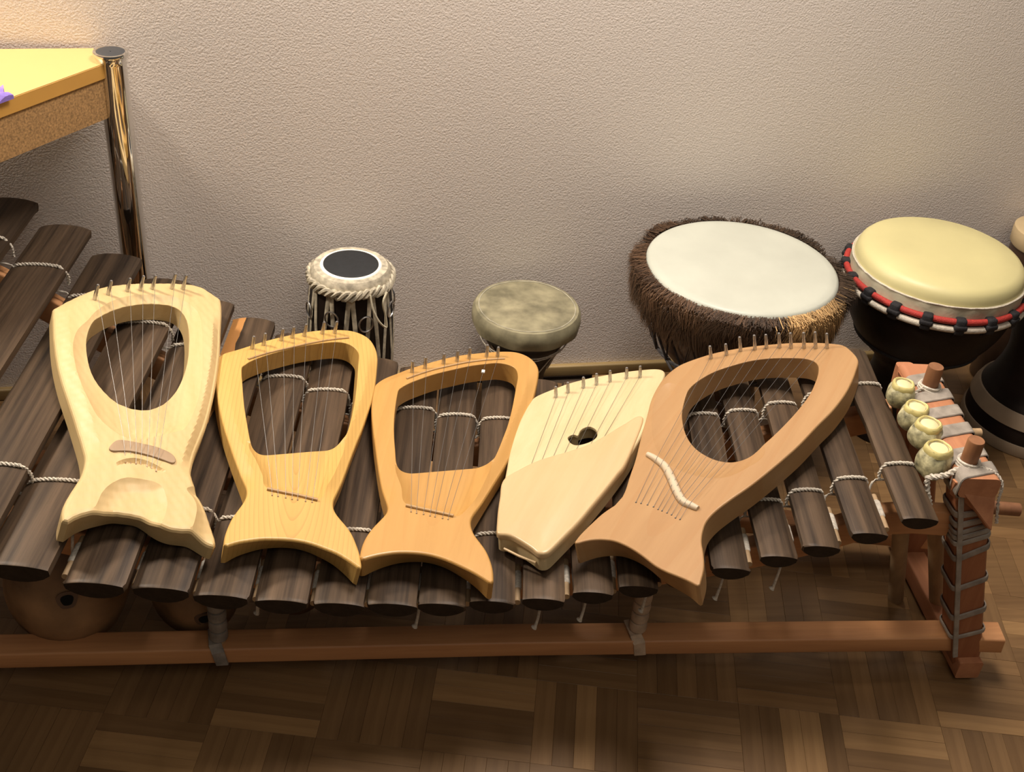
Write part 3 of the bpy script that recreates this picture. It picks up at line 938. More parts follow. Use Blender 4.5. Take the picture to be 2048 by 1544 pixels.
# cord tying the front peg to the bars and round the rail
part('cord', rope([(.752, 1.083, .362), (.735, 1.085, .358), (.722, 1.082, .352), (.710, 1.085, .346), (.703, 1.09, .340), (.705, 1.085, .325), (.712, 1.075, .300)], .0042, 80, sub=6), M['cord'])
part('cord', rope([(.760, 1.085, .363), (.776, 1.075, .362), (.787, 1.066, .350), (.789, 1.063, .325), (.797, 1.061, .29)], .0024, 100, sub=6), M['cord'])
part('cord', rope([(.753, 1.248, .366), (.744, 1.245, .362), (.737, 1.24, .352)], .0026, 100, sub=6), M['cord'])
# back post top beside the rear peg
part('post_top', sweep_rect([(.762, 1.322, .30), (.760, 1.322, .345), (.760, 1.322, .352)], .026, .016, side=(1, 0, 0), bev=.006), M['rail_along'])
# braces behind the front rail
part('brace', tube([(.800, 1.215, .004), (.722, 1.140, .215)], .0115, 14), M['pole'])
part('brace', tube([(.852, 1.180, .004), (.775, 1.150, .215)], .0115, 14), M['pole'])

# struts bound with leather between the top beam and the base rail
for xx, zt, mt in ((-.176, .225, 'strap_dark'), (.372, .215, 'strap_tan')):
    st = part('strut', tube([(xx, 1.096, .07), (xx - .002, 1.096, zt)], .0085, 14), M['pole'])
    for k in range(6):
        zz = .085 + k * .0175
        mesh('strap', lathe([(.0088, -.008), (.0115, -.007), (.012, 0), (.0112, .007), (.0088, .008)], 16, (xx, 1.096, zz)), M[mt], st)
    mesh('strap', sweep_rect([(xx - .008, 1.113, .0745), (xx - .004, 1.085, .0745), (xx + .0, 1.0775, .068), (xx + .004, 1.0775, .046), (xx + .004, 1.09, .0425)], .016, .003, side=(1, 0, 0), bev=.001), M[mt], st)

# gourd resonators hung below the big bars
for (gx, gy, gz, gr, gh, hx, hz) in ((-.374, 1.175, .108, .080, .100, .018, .034), (-.212, 1.180, .094, .062, .085, .016, -.008), (-.085, 1.19, .105, .050, .075, .01, -.02)):
    pr = []
    for k in range(17):
        a = math.pi * (k + .35) / 17.7 - math.pi / 2
        pr.append((gr * math.cos(a) * (1 if a < 0 else 1 - .12 * (a / 1.57)), gh * math.sin(a) * (.95 if a < 0 else 1.1)))
    g = part('gourd_resonator', lathe(pr, 32, (gx, gy, gz), fn=lambda r, z, a: r * (1 + .03 * math.sin(3 * a + z * 30))), M['gourd'])
    # mouth-hole facing the front
    yy = gy - math.sqrt(max(.0001, 1 - (hz / gh) ** 2 - (hx / gr) ** 2)) * gr
    d = (Vector((hx, yy - gy, hz)).normalized())
    c = Vector((gx + hx, yy, gz + hz))
    q = d.to_track_quat('Z', 'Y').to_matrix()
    def disc(r, n=18, off=0.0, wob=.12):
        V = [c + q @ Vector((0, 0, off))] + [c + q @ Vector((r * (1 + wob * math.sin(3 * a)) * math.cos(a), r * (1 + wob * math.cos(2 * a)) * math.sin(a), off)) for a in np.linspace(0, 2 * math.pi, n, endpoint=False)]
        V2 = [v - d * .004 for v in V]
        F = [(0, k + 1, (k + 1) % n + 1) for k in range(n)] + [(k + 1, n + 2 + k, n + 2 + (k + 1) % n, (k + 1) % n + 1) for k in range(n)]
        return V + V2, F
    mb = mesh('membrane', disc(.0125, off=.0012), M['membrane'], g)
    mesh('mouth_hole', disc(.0075, off=.0022), M['hole_dark'], mb)

# four small carved gourds tied along the end rail
for k, (gx, gy, gz, gr, gh) in enumerate(((.726, 1.252, .352, .0198, .0205), (.726, 1.203, .350, .0208, .0205), (.724, 1.160, .354, .0215, .0215), (.7185, 1.113, .348, .0222, .026))):
    pr = []
    for t_ in range(15):
        a = math.pi * (t_ + .4) / 17.5 - math.pi / 2
        pr.append((gr * math.cos(a), gh * math.sin(a)))
    pr += [(gr * .72, gh * .88), (gr * .62, gh * .90), (gr * .55, gh * .78), (gr * .5, gh * .74)]
    g = part('small_gourd', lathe(pr, 26, (gx, gy, gz), fn=lambda r, z, a: r * (1 + .05 * math.sin(4 * a + k) + .03 * math.sin(7 * a))), M['small_gourd'])
    mesh('rim', lathe([(gr * .80, gh * .60), (gr * .79, gh * .76), (gr * .72, gh * .90), (gr * .65, gh * .94), (gr * .58, gh * .90), (gr * .56, gh * .80)], 22, (gx, gy, gz), fn=lambda r, z, a: r * (1 + .05 * math.sin(4 * a + k) + .02 * math.sin(9 * a))), M['small_gourd_rim'], g)
    mesh('plug', lathe([(gr * .56, gh * .5), (gr * .55, gh * .80), (gr * .5, gh * .845), (gr * .2, gh * .87), (.0002, gh * .875)], 20, (gx, gy, gz)), M['small_gourd_disc'], g)


# ------------------------------------------------------------------ lyres
def poly_dist(P, Q):
    """Signed distance (inside positive) of points P to closed polygon Q."""
    Q = np.asarray(Q)
    A, B_ = Q, np.roll(Q, -1, 0)
    d = np.full(len(P), 1e9)
    ins = np.zeros(len(P), bool)
    for a, b_ in zip(A, B_):
        e = b_ - a
        L2 = e @ e
        if L2 < 1e-14:
            continue
        t = np.clip(((P - a) @ e) / L2, 0, 1)
        d = np.minimum(d, np.hypot(*(P - a - t[:, None] * e).T))
        c = ((a[1] > P[:, 1]) != (b_[1] > P[:, 1]))
        with np.errstate(divide='ignore', invalid='ignore'):
            xi = a[0] + (P[:, 1] - a[1]) / (b_[1] - a[1]) * e[0]
        ins ^= c & (P[:, 0] < xi)
    return np.where(ins, d, -d)


def resample(P, step, closed):
    P = np.asarray([(p[0], p[1]) for p in P])
    if closed:
        P = np.vstack([P, P[:1]])
    s = np.r_[0, np.cumsum(np.hypot(*np.diff(P, axis=0).T))]
    n = max(2, int(round(s[-1] / step)))
    t = np.linspace(0, s[-1], n + 1)
    o = np.c_[np.interp(t, s, P[:, 0]), np.interp(t, s, P[:, 1])]
    return o[:-1] if closed else o


def sp2(pts, closed, step=.003, smooth=2):
    q = spline([(p[0] / 1000, p[1] / 1000, 0) for p in pts], 6, closed)
    q = resample(q, step, closed)
    for _ in range(smooth):
        if closed:
            q = .25 * np.roll(q, 1, 0) + .5 * q + .25 * np.roll(q, -1, 0)
        else:
            q[1:-1] = .25 * q[:-2] + .5 * q[1:-1] + .25 * q[2:]
    return q


def ccw(Q):
    a = np.sum(Q[:, 0] * np.roll(Q[:, 1], -1) - np.roll(Q[:, 0], -1) * Q[:, 1])
    return Q if a > 0 else Q[::-1]


def normals2(Q):
    t = np.roll(Q, -1, 0) - np.roll(Q, 1, 0)
    t /= np.maximum(np.hypot(*t.T), 1e-9)[:, None]
    n = np.c_[t[:, 1], -t[:, 0]]
    for _ in range(2):
        n = .25 * np.roll(n, 1, 0) + .5 * n + .25 * np.roll(n, -1, 0)
    n /= np.maximum(np.hypot(*n.T), 1e-9)[:, None]
    return n


def plate(outer, hole, thick, height, bev=.002, hbev=.001, grid=.0035, base=0.0, low_in=0.0, cavity=0.0, under=None, creases=(), ang=28):
    """Solid plate: outline with an optional hole, top relief by height(P), rounded edges."""
    outer = ccw(outer)
    loops = [(outer, bev, 1)]
    if hole is not None:
        loops.append((ccw(hole)[::-1], hbev, 1))
    pts = np.vstack([l[0] for l in loops])
    edges = []
    o = 0
    for l, _, _ in loops:
        n = len(l)
        edges += [(o + k, o + (k + 1) % n) for k in range(n)]
        o += n
    mn, mx = outer.min(0), outer.max(0)
    gx, gy = np.meshgrid(np.arange(mn[0], mx[0], grid), np.arange(mn[1], mx[1], grid))
    gx[1::2] += grid / 2
    G = np.c_[gx.ravel(), gy.ravel()]
    k = poly_dist(G, outer) > .0016
    if hole is not None:
        k &= poly_dist(G, hole) < -.0016
    G = G[k]
    extra = []
    o2 = len(pts)
    for cz in creases:                 # carved edges become mesh edges
        ok_ = poly_dist(cz, outer) > .0012
        if hole is not None:
            ok_ &= poly_dist(cz, hole) < -.0012
        ids = [None] * len(cz)
        for q, (p, g_) in enumerate(zip(cz, ok_)):
            if g_:
                ids[q] = o2
                extra.append(p)
                o2 += 1
        for q in range(len(cz)):
            a_, b_ = ids[q], ids[(q + 1) % len(cz)]
            if a_ is not None and b_ is not None:
                edges.append((a_, b_))
    if extra:
        E_ = np.array(extra)
        near = np.zeros(len(G), bool)
        for p in E_:
            near |= np.hypot(G[:, 0] - p[0], G[:, 1] - p[1]) < .0019
        allp = np.vstack([pts, E_, G[~near]])
    else:
        allp = np.vstack([pts, G])
    rv, _, rf, _, _, _ = delaunay_2d_cdt([Vector((float(p[0]), float(p[1]))) for p in allp], edges, [], 0, 1e-7)
    P = np.array([(v.x, v.y) for v in rv])
    T = np.array([list(f)[:3] for f in rf])
    cen = P[T].mean(1)
    ok = poly_dist(cen, outer) > 0
    if hole is not None:
        ok &= poly_dist(cen, hole) < 0
    T = T[ok]
    z = height(P)
    V = [(p[0], p[1], h) for p, h in zip(P, z)]
    F = []
    for t in T:
        a, b_, c = P[t]
        cr = (b_[0] - a[0]) * (c[1] - a[1]) - (b_[1] - a[1]) * (c[0] - a[0])
        F.append(tuple(int(i) for i in (t if cr > 0 else t[::-1])))
    bot = []
    for li, (l, bv, _) in enumerate(loops):
        n = len(l)
        nn = normals2(l)
        hz = height(l)
        # index of boundary points in result (nearest)
        idx = []
        for p in l:
            dd = np.hypot(P[:, 0] - p[0], P[:, 1] - p[1])
            idx.append(int(np.argmin(dd)))
        prev = idx
        rings = [(.45, .12), (.8, .45), (1.0, 1.0), (None, None)]
        if cavity and li == 1:          # hollow body under a thin board
            rings = [(.45, .12), (.8, .45), (1.0, 1.0), (1.0, 4.0), ('out', 4.2), (None, None)]
        for off, dz in rings:
            cur = []
            for q in range(n):
                if off == 'out':
                    w_ = l[q] - nn[q] * cavity
                    V.append((w_[0], w_[1], hz[q] - bv * dz))
                elif off is None:
                    w_ = l[q] + nn[q] * (-cavity if (cavity and li == 1) else bv * (1 - low_in))
                    if under is not None and li == 0:
                        w_ = w_ + under[q]
                    V.append((w_[0], w_[1], base))
                else:
                    w_ = l[q] + nn[q] * bv * off
                    V.append((w_[0], w_[1], hz[q] - bv * dz))
                cur.append(len(V) - 1)
            for q in range(n):
                r_ = (q + 1) % n
                if prev[q] != prev[r_]:
                    F.append((prev[q], cur[q], cur[r_], prev[r_]))
            prev = cur
        bot.append(prev)
    # underside
    bp = [(V[i][0], V[i][1]) for lst in bot for i in lst]
    bi = [i for lst in bot for i in lst]
    e2 = []
    o = 0
    for lst in bot:
        n = len(lst)
        e2 += [(o + q, o + (q + 1) % n) for q in range(n)]
        o += n
    rv, _, rf, ov, _, _ = delaunay_2d_cdt([Vector(p) for p in bp], e2, [], 0, 1e-9)
    P2 = np.array([(v.x, v.y) for v in rv])
    O2 = np.array([V[i][:2] for i in bot[0]])
    H2 = np.array([V[i][:2] for i in bot[1]]) if hole is not None else None
    T2 = np.array([list(f)[:3] for f in rf])
    cen = P2[T2].mean(1)
    ok = poly_dist(cen, O2) > 0
    if H2 is not None:
        ok &= poly_dist(cen, H2) < 0
    for t in T2[ok]:
        if all(len(ov[i]) for i in t):
            F.append(tuple(bi[ov[i][0]] for i in t)[::-1])
    return V, F


def smst(x):
    x = np.clip(x, 0, 1)
    return x * x * (3 - 2 * x)


def pin_vf(h):
    r = .0027
    pr = [(r * .9, -.003), (r, 0), (r, h * .55), (r * .86, h * .6), (r * .86, h * .93), (r * .6, h)]
    return lathe(pr, 10)


def seg_cross(a, b_, poly):
    for p, q in zip(poly[:-1], poly[1:]):
        d1, d2 = b_ - a, q - p
        den = d1[0] * d2[1] - d1[1] * d2[0]
        if abs(den) < 1e-12:
            continue
        t = ((p[0] - a[0]) * d2[1] - (p[1] - a[1]) * d2[0]) / den
        u = ((p[0] - a[0]) * d1[1] - (p[1] - a[1]) * d1[0]) / den
        if 0 < t < 1 and -.05 <= u <= 1.05:
            return a + (b_ - a) * t
    return None


def lyre(key, name, label, mat, bev, relief, bridge, group='kinder lyres laid on the balafon'):
    D = LYRES[key]
    th = D['th']
    root = thing(name, label, 'lyre', D['o'], 'wooden lyres laid on the balafon')
    u, v, n = (Vector(D[k]) for k in 'uvn')
    root.rotation_euler = Matrix((u, v, n)).transposed().to_euler()
    top, arch, left = sp2(D['top'], False), sp2(D['arch'], False), sp2(D['left'], False)
    outer = np.vstack([top, arch[1:-1], left])
    outer = resample(outer, .003, True)
    outer = ccw(outer)
    outer = outer - normals2(outer) * min(bev * .7, .0015)
    hole = sp2(D['hole'], True, .0022 if key == 'd' else .003, 1)
    regs = [(np.array(D[k]) / 1000, dep, w_) for k, dep, w_ in relief]
    regs = [(sp2(r_ * 1000, True, .004, 1), d_, w_) for r_, d_, w_ in regs]

    def height(P):
        z = np.full(len(P), th)
        for Q, dep, w_ in regs:
            s_ = poly_dist(P, Q) / w_
            s_ = np.clip(s_, 0, 1)
            z -= dep * s_ * (2 - s_)
        if key in 'bc':                # soft chamfers down both arms
            d_ = poly_dist(P, outer)
            wy = smst((P[:, 1] + .09) / .04) * (1 - smst((P[:, 1] - .20) / .06))
            z -= wy * .005 * (1 - np.clip(d_ / .012, 0, 1))
        if crisp:                      # broad chamfers down both arms
            d_ = poly_dist(P, outer)
            wy = smst((P[:, 1] + .085) / .05) * (1 - smst((P[:, 1] - .22) / .05))
            z -= wy * np.where(P[:, 0] < 0, .006 * (1 - np.clip(d_ / .013, 0, 1)), .006 * (1 - np.clip(d_ / .008, 0, 1)))
            z += .0004 * np.sin(P[:, 1] * 420 + P[:, 0] * 190) * np.sin(P[:, 0] * 310 - P[:, 1] * 130)
        return z
    crisp = key == 'a'
    # the underside of the foot is hollowed deeper than its face
    under = np.zeros_like(outer)
    dep_u = {'a': .011, 'b': .017, 'c': .017, 'd': 0, 'e': .012}[key]
    fa, fb = arch[0], arch[-1]
    ed_ = (fb - fa) / np.hypot(*(fb - fa))
    for q_, p_ in enumerate(outer):
        if np.min(np.hypot(arch[:, 0] - p_[0], arch[:, 1] - p_[1])) < .0046:
            t_ = np.clip(((p_ - fa) @ ed_) / np.hypot(*(fb - fa)), 0, 1)
            under[q_, 1] = dep_u * math.sin(math.pi * t_) ** .7
    body = mesh('body', plate(outer, hole, th, height, bev, cavity=.010 if key == 'd' else 0, under=under, creases=[r_[0] for r_ in regs], grid=.0028 if key == 'a' else .0035), M[mat], root, angle=13)
    # strings, pins
    bl = None
    if 'bridge' in D and key != 'a':
        bl = np.array(D['bridge']) / 1000
    elif key == 'a':
        bl = np.array(D['bridge'])[:6] / 1000
    for p, q, h in zip(D['pegs'], D['holes'], D['ph']):
        p, q = np.array(p) / 1000, np.array(q) / 1000
        pin = mesh('tuning_pin', pin_vf(h), M['steel'], root)
        zt = float(height(p[None])[0])
        pin.location = (p[0], p[1], zt)
        zq = float(height(q[None])[0])
        c = seg_cross(p, q, bl) if bl is not None else None
        path = [(p[0] + .0023, p[1], zt + h * .35)]
        if c is not None:
            path.append((c[0], c[1], th + bridge + .0003))
        path.append((q[0], q[1], zq + .0004))
        mesh('string', tube(path, .00026, 5), M['string'], root)
        if key != 'd':
            pn = mesh('string_pin', lathe([(.0011, -.002), (.0011, .0005), (.0006, .0011)], 8), M['bridge_dark'] if key != 'e' else M['string'], root)
            pn.location = (q[0], q[1], zq)
    return root, D, th, height


# far left: hand-carved pale lyre
root, D, th, hf = lyre('a', 'lyre', 'pale hand-carved lyre with rough knife facets and an oval opening, leftmost of the five', 'maple', .005,
                       [('dish', .010, .034), ('hollow', .0075, .022), ('facet', .011, .026), ('notch', .0045, .006)], .007)
bq2 = sp2(D['bridge'], True, .003, 1)
mesh('bridge', plate(bq2, None, .007, lambda P: np.full(len(P), th + .006 - .0035), .001, base=th - .003), M['bridge_dark'], root)

for key, label, mat in (('b', 'golden striped softwood lyre with bold growth rings on its foot, second from left', 'larch'),
                        ('c', 'plain honey-coloured lyre with a white tag on one string, in the middle of the row', 'cherry_light')):
    root, D, th, hf = lyre(key, 'lyre', label, mat, .003, [('recess', .010, .024)], .0035)
    nut = [(p[0] / 1000, p[1] / 1000, th + .0006) for p in D['nut']]
    mesh('nut', tube([tuple(p) for p in spline(nut, 4, False)], .0016, 8), M['bridge_rod'], root)
    mesh('bridge', tube([(p[0] / 1000, p[1] / 1000, th + .0012) for p in D['bridge']], .0022, 8), M['bridge_rod'], root)
    if key == 'c':
        p, q = np.array(D['pegs'][5]) / 1000, np.array(D['holes'][5]) / 1000
        c = p + (q - p) * .135
        tg = mesh('tag', box((-.0024, -.0034, -.0012), (.0024, .0034, .0012), .0004, 1), M['white_tag'], root)
        tg.location = (c[0] + .002, c[1], th + .0066)
        tg['label'] = 'small white tape tag on a string'

root, D, th, hf = lyre('d', 'lyre', 'cream maple lyre without open arms, smooth cover and small heart-shaped sound hole', 'white_maple', .003, [], 0)
cv = sp2(D['cover'], True, .003, 1)
def dome(P):
    d = poly_dist(P, ccw(cv))
    return th + .0022 + .003 * smst(d / .035)
mesh('cover', plate(cv, None, .004, dome, .0034, base=th - .006), M['white_maple_cover'], root)
A = np.array(D['arch']) / 1000
a0, a1 = A[-1] * .86 + A[0] * .14, A[0] * .86 + A[-1] * .14
nv = normals2(ccw(np.vstack([sp2(D['top'], False), sp2(D['arch'], False)])))
mesh('end_ridge', tube([(a0[0] - .001, a0[1] - .003, .010), ((a0[0] + a1[0]) / 2 - .0012, (a0[1] + a1[1]) / 2 - .0042, .010), (a1[0] - .001, a1[1] - .003, .010)], .0016, 8), M['white_maple_cover'], root)

root, D, th, hf = lyre('e', 'lyre', 'large reddish cherry lyre with ten strings and a pale S-shaped bridge, rightmost of the five', 'cherry', .002,
                       [('dish', .004, .026)], .006)
bp_ = spline([(p[0] / 1000, p[1] / 1000, 0) for p in D['bridge']], 5, False)
nb = len(bp_)
rad = [.0028 + .0026 * math.sin(math.pi * (i + .8) / (nb + .6)) ** .6 for i in range(nb)]
mesh('bridge', tube([(p.x, p.y, float(hf(np.array([[p.x, p.y]]))[0]) + .0015) for p in bp_], rad, 12), M['bridge_pale'], root)

# ------------------------------------------------------------------ drums
def circ(r, z, n=64, jit=0.0, c=(0, 0)):
    return [(c[0] + r * math.cos(a), c[1] + r * math.sin(a), z + (rng.uniform(-jit, jit) if jit else 0)) for a in np.linspace(0, 2 * math.pi, n, endpoint=False)]


def goblet(r, h, bowl, stem, foot):
    """Djembe outline from foot to rim."""
    pr = [(foot * .96, 0), (foot, .004), (foot * .97, .02), (foot * .82, h * .16), (stem * 1.08, h * .30), (stem, h * .38), (stem * 1.1, h * .45), (bowl * .72, h * .56), (bowl * .92, h * .70), (bowl, h * .84), (r * .985, h * .96)]
    q = spline([(a, b_, 0) for a, b_ in pr], 5, False)
    return [(max(.001, p.x), p.y) for p in q]


# fur-trimmed djembe
dj = thing('djembe', 'djembe with a white head and shaggy brown fur collar against the wall', 'drum', (.598, 1.602, 0))
H = .35
mesh('shell', lathe(goblet(.150, H - .004, .142, .062, .085), 64), M['brown_drum'], dj)
mesh('head', lathe([(.148, H - .035), (.151, H - .02), (.1525, H - .008), (.1505, H - .002), (.146, H + .001), (.135, H + .002), (.06, H + .0018), (.001, H + .0015)], 96), M['skin_white'], dj)
Vf, Ff = [], []
mfur = bpy.data.materials.new('fur')
mfur.use_nodes = True
nt = mfur.node_tree
b = nt.nodes['Principled BSDF']
at = nd(nt, 'ShaderNodeAttribute', attribute_name='tint')
nt.links.new(at.outputs['Color'], b.inputs['Base Color'])
b.inputs['Roughness'].default_value = .6
tint = []
clumps = []
for k in range(430):
    a = rng.uniform(0, 2 * math.pi)
    lvl = rng.random()
    zz = H - .003 - lvl * .045
    puff = rng.uniform(.014, .026) * (1.15 - .5 * lvl)
    drop = rng.uniform(.010, .030) + .022 * lvl
    sw = rng.normal(0, .012)
    rad = Vector((math.cos(a), math.sin(a), 0))
    tn = Vector((-math.sin(a), math.cos(a), 0))
    clumps.append((a, zz, puff, drop, sw, rad, tn, rng.uniform(.5, 1.4)))
for k in range(21000):
    a0, zc, puff, drop, sw, rad, tn, cv_ = clumps[rng.integers(len(clumps))]
    a = a0 + rng.normal(0, .085)
    zz = min(H - .001, zc + rng.normal(0, .006))
    r0 = .1515 + .003 * rng.random()
    tan = Vector((-math.sin(a), math.cos(a), 0))
    dirr = Vector((math.cos(a), math.sin(a), 0))
    p0 = Vector((r0 * math.cos(a), r0 * math.sin(a), zz))
    tip = Vector((r0 * math.cos(a0), r0 * math.sin(a0), zc)) + rad * puff + tn * sw * 1.6 - Vector((0, 0, drop))
    own = p0 + dirr * puff * rng.uniform(.7, 1.2) + tan * (sw + rng.normal(0, .006)) - Vector((0, 0, drop * rng.uniform(.6, 1.15)))
    p2 = own.lerp(tip, rng.uniform(.1, .55))
    p1 = p0.lerp(p2, .5) + dirr * puff * .38 + Vector((0, 0, .35 * drop)) + tan * rng.normal(0, .0015)
    w_ = rng.uniform(.0004, .0009)
    i = len(Vf)
    Vf += [p0 - tan * w_, p0 + tan * w_, p1 - tan * w_ * .8, p1 + tan * w_ * .8, p2]
    Ff += [(i, i + 1, i + 3, i + 2), (i + 2, i + 3, i + 4)]
    # natural colouring: dark brown, tan patches at the front right
    v_ = rng.uniform(.7, 1.3) * cv_
    a = a0
    ad_ = (math.degrees(a) % 360)
    patch = math.exp(-((ad_ - 303) / 27) ** 2)
    pz = 1 if zz > H - .03 else .5
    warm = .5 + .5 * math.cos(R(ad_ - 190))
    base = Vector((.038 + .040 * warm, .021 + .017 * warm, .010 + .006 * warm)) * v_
    if patch * pz * (.6 + .5 * cv_) + rng.normal(0, .12) > .52:
        base = Vector((.50, .31, .13)) * v_
    tint += [(base.x, base.y, base.z, 1)] * 5
fur = mesh('fur', (Vf, Ff), mfur, dj, smooth=False)
ca = fur.data.color_attributes.new('tint', 'FLOAT_COLOR', 'POINT')
ca.data.foreach_set('color', np.array(tint, dtype=np.float32).ravel())
fur['kind'] = 'stuff'
mesh('hide_band', lathe([(.146, H - .075), (.153, H - .06), (.155, H - .02), (.1535, H - .006), (.150, H - .004)], 64), plain('hide_brown', (.05, .026, .013), .8), dj)
for zz, rr in ((.205, .119), (.20, .117)):
    mesh('rope', tube(circ(rr, zz, 64, .002), .0024, 6, closed=True), M['grey_rope'], dj)
zig = []
for k in range(44):
    a = 2 * math.pi * k / 44
    r_, z_ = ((.121, .203) if k % 2 else (.148, .275))
    zig.append((r_ * math.cos(a), r_ * math.sin(a), z_))
mesh('rope', tube(zig, .0022, 6, closed=True), M['grey_rope'], dj)
mesh('rope', tube([(-.112, -.045, .205), (-.10, -.075, .19), (-.078, -.095, .175), (-.045, -.11, .165), (-.02, -.1, .15)], .0024, 6), M['grey_rope'], dj)

# djembe with red rope
dr = thing('djembe', 'djembe with a yellowish head and a red, white and black rope collar', 'drum', (.953, 1.656, 0))
H = .352
RR = .136
mesh('shell', lathe(goblet(RR, H - .02, .139, .058, .085), 64), M['dark_drum'], dr)
mesh('head', lathe([(RR + .001, H - .040), (RR + .002, H - .030), (RR + .002, H - .024), (RR * 1.003, H - .016), (RR * .985, H - .009), (RR * .95, H - .0035), (RR * .89, H + .0005), (RR * .6, H + .0025), (.001, H + .003)], 96), M['skin_yellow'], dr)
mesh('skin_edge', lathe([(RR + .002, H - .046), (RR + .0055, H - .045), (RR + .0055, H - .028), (RR + .0045, H - .0235), (RR + .002, H - .0235)], 96, fn=lambda r, z, a: r + .0008 * math.sin(23 * a) * (z > -.03)), M['skin_edge'], dr)
mesh('edge_cord', tube(circ(RR + .005, H - .024, 90, .0008), .0013, 6, closed=True), M['white_rope'], dr)
mesh('red_ring', tube(circ(RR + .0105, H - .046, 96), .0052, 10, closed=True), M['red_rope'], dr)
mesh('white_ring', tube(circ(RR + .0125, H - .0590, 96), .0056, 10, closed=True), M['white_rope'], dr)
NK = 18
kn = bpy.data.meshes.new('rope_knot')
kv = box((-.0085, -.0065, -.0180), (.0085, .0095, .0105), .004, 2)
kv2 = join(kv, box((-.0105, -.003, -.0085), (.0105, .0115, .0005), .003, 2))
kn.from_pydata(kv2[0], [], kv2[1])
kn.shade_smooth()
kn.materials.append(M['black_rope'])
for k in range(NK):
    a = 2 * math.pi * k / NK + .06
    o = link('rope_knot', kn, None, dr)
    o.location = ((RR + .010) * math.cos(a), (RR + .010) * math.sin(a), H - .049)
    o.rotation_euler = (0, 0, a - math.pi / 2)
zig = []
for k in range(NK * 2):
    a = 2 * math.pi * k / (NK * 2) + .06
    r_, z_ = ((.104, .193) if k % 2 else (RR + .007, H - .062))
    zig.append((r_ * math.cos(a), r_ * math.sin(a), z_))
mesh('tension_rope', tube(zig, .0025, 6, closed=True), M['black_rope'], dr)
mesh('lower_ring', tube(circ(.104, .192, 64), .004, 8, closed=True), M['black_rope'], dr)

# dark drum at the right edge: only its banded foot and body are in the picture
dd = thing('djembe', 'dark drum at the right edge with two tan bands on its flared foot', 'drum', (1.215, 1.650, 0))
mesh('shell', lathe([(p.x, p.y) for p in spline([(.108, .0, 0), (.112, .012, 0), (.113, .03, 0), (.109, .05, 0), (.101, .075, 0), (.090, .095, 0), (.080, .125, 0), (.076, .155, 0), (.080, .19, 0), (.088, .235, 0), (.091, .28, 0), (.092, .33, 0), (.092, .36, 0)], 5, False)], 64), M['dark_drum'], dd)
mesh('foot_band', lathe([(.109, .0005), (.1155, .001), (.117, .006), (.117, .018), (.1155, .0225), (.1125, .0225)], 64), M['ring_tan'], dd)
mesh('foot_band', lathe([(.108, .051), (.1125, .0515), (.1095, .064), (.1035, .077), (.099, .077)], 64), M['ring_tan'], dd)
mesh('head', lathe([(.092, .33), (.095, .345), (.095, .358), (.091, .363), (.05, .364), (.001, .364)], 64), M['skin_tan'], dd)

# small drum half out of the picture near the wall
sd = thing('hand_drum', 'small tan-headed drum cut off by the right edge, behind the red-roped djembe', 'drum', (1.228, 1.806, 0))
mesh('shell', lathe([(.047, 0), (.050, .004), (.050, .1), (.054, .2), (.057, .30)], 48), M['brown_drum'], sd)
mesh('head', lathe([(.0575, .285), (.060, .288), (.061, .310), (.060, .317), (.056, .319), (.001, .319)], 64), M['skin_tan'], sd)

# small grey-headed goblet drum
gd = thing('goblet_drum', 'small dark goblet drum with a stained olive-grey head laced with white cord', 'drum', (.277, 1.687, 0))
H = .218
mesh('shell', lathe([(p.x, p.y) for p in spline([(.058, 0, 0), (.062, .004, 0), (.058, .02, 0), (.046, .05, 0), (.040, .075, 0), (.043, .10, 0), (.056, .135, 0), (.071, .165, 0), (.083, .19, 0), (.086, .205, 0)], 5, False)], 64), M['dark_drum'], gd)
mesh('head', lathe([(.0845, H - .034), (.089, H - .033), (.0915, H - .020), (.0905, H - .008), (.086, H - .001), (.080, H - .0005), (.076, H), (.03, H + .0005), (.001, H + .0005)], 96, fn=lambda r, z, a: r + (.0012 * math.sin(9 * a) if z < H - .03 else 0)), M['skin_olive'], gd)
mesh('edge_line', tube(circ(.0805, H - .0002, 72, .0004), .0009, 5, closed=True), plain('pale_edge', (.40, .37, .28), .8, var=.3, scale=60), gd)  # paler line round the edge of the head
for zz, rr in ((.166, .0745), (.160, .0715)):
    mesh('cord', tube([(x_, y_, z_ + .006 * math.sin(math.atan2(y_, x_) + .6)) for x_, y_, z_ in circ(rr + .001, zz, 60, .0008)], .0011, 6, closed=True), M['cord'], gd)
zig = []
for k in range(14):
    a = 2 * math.pi * k / 14 + .15
    r_, z_ = ((.0445, .10) if k % 2 else (.075, .165))
    zig.append((r_ * math.cos(a), r_ * math.sin(a), z_))
zs = [zig[i // 5] if i % 5 == 0 else None for i in range(0)]
fine = []
for i in range(14):
    p, q = Vector(zig[i]), Vector(zig[(i + 1) % 14])
    for s in np.linspace(0, 1, 6)[:-1]:
        v_ = p.lerp(q, s)
        rr = np.interp(v_.z, [.075, .10, .135, .165, .19], [.040, .043, .056, .071, .083]) + .0015
        ang = math.atan2(v_.y, v_.x)
        fine.append((rr * math.cos(ang), rr * math.sin(ang), v_.z))
mesh('lacing', tube(fine, .001, 6, closed=True), M['cord'], gd)

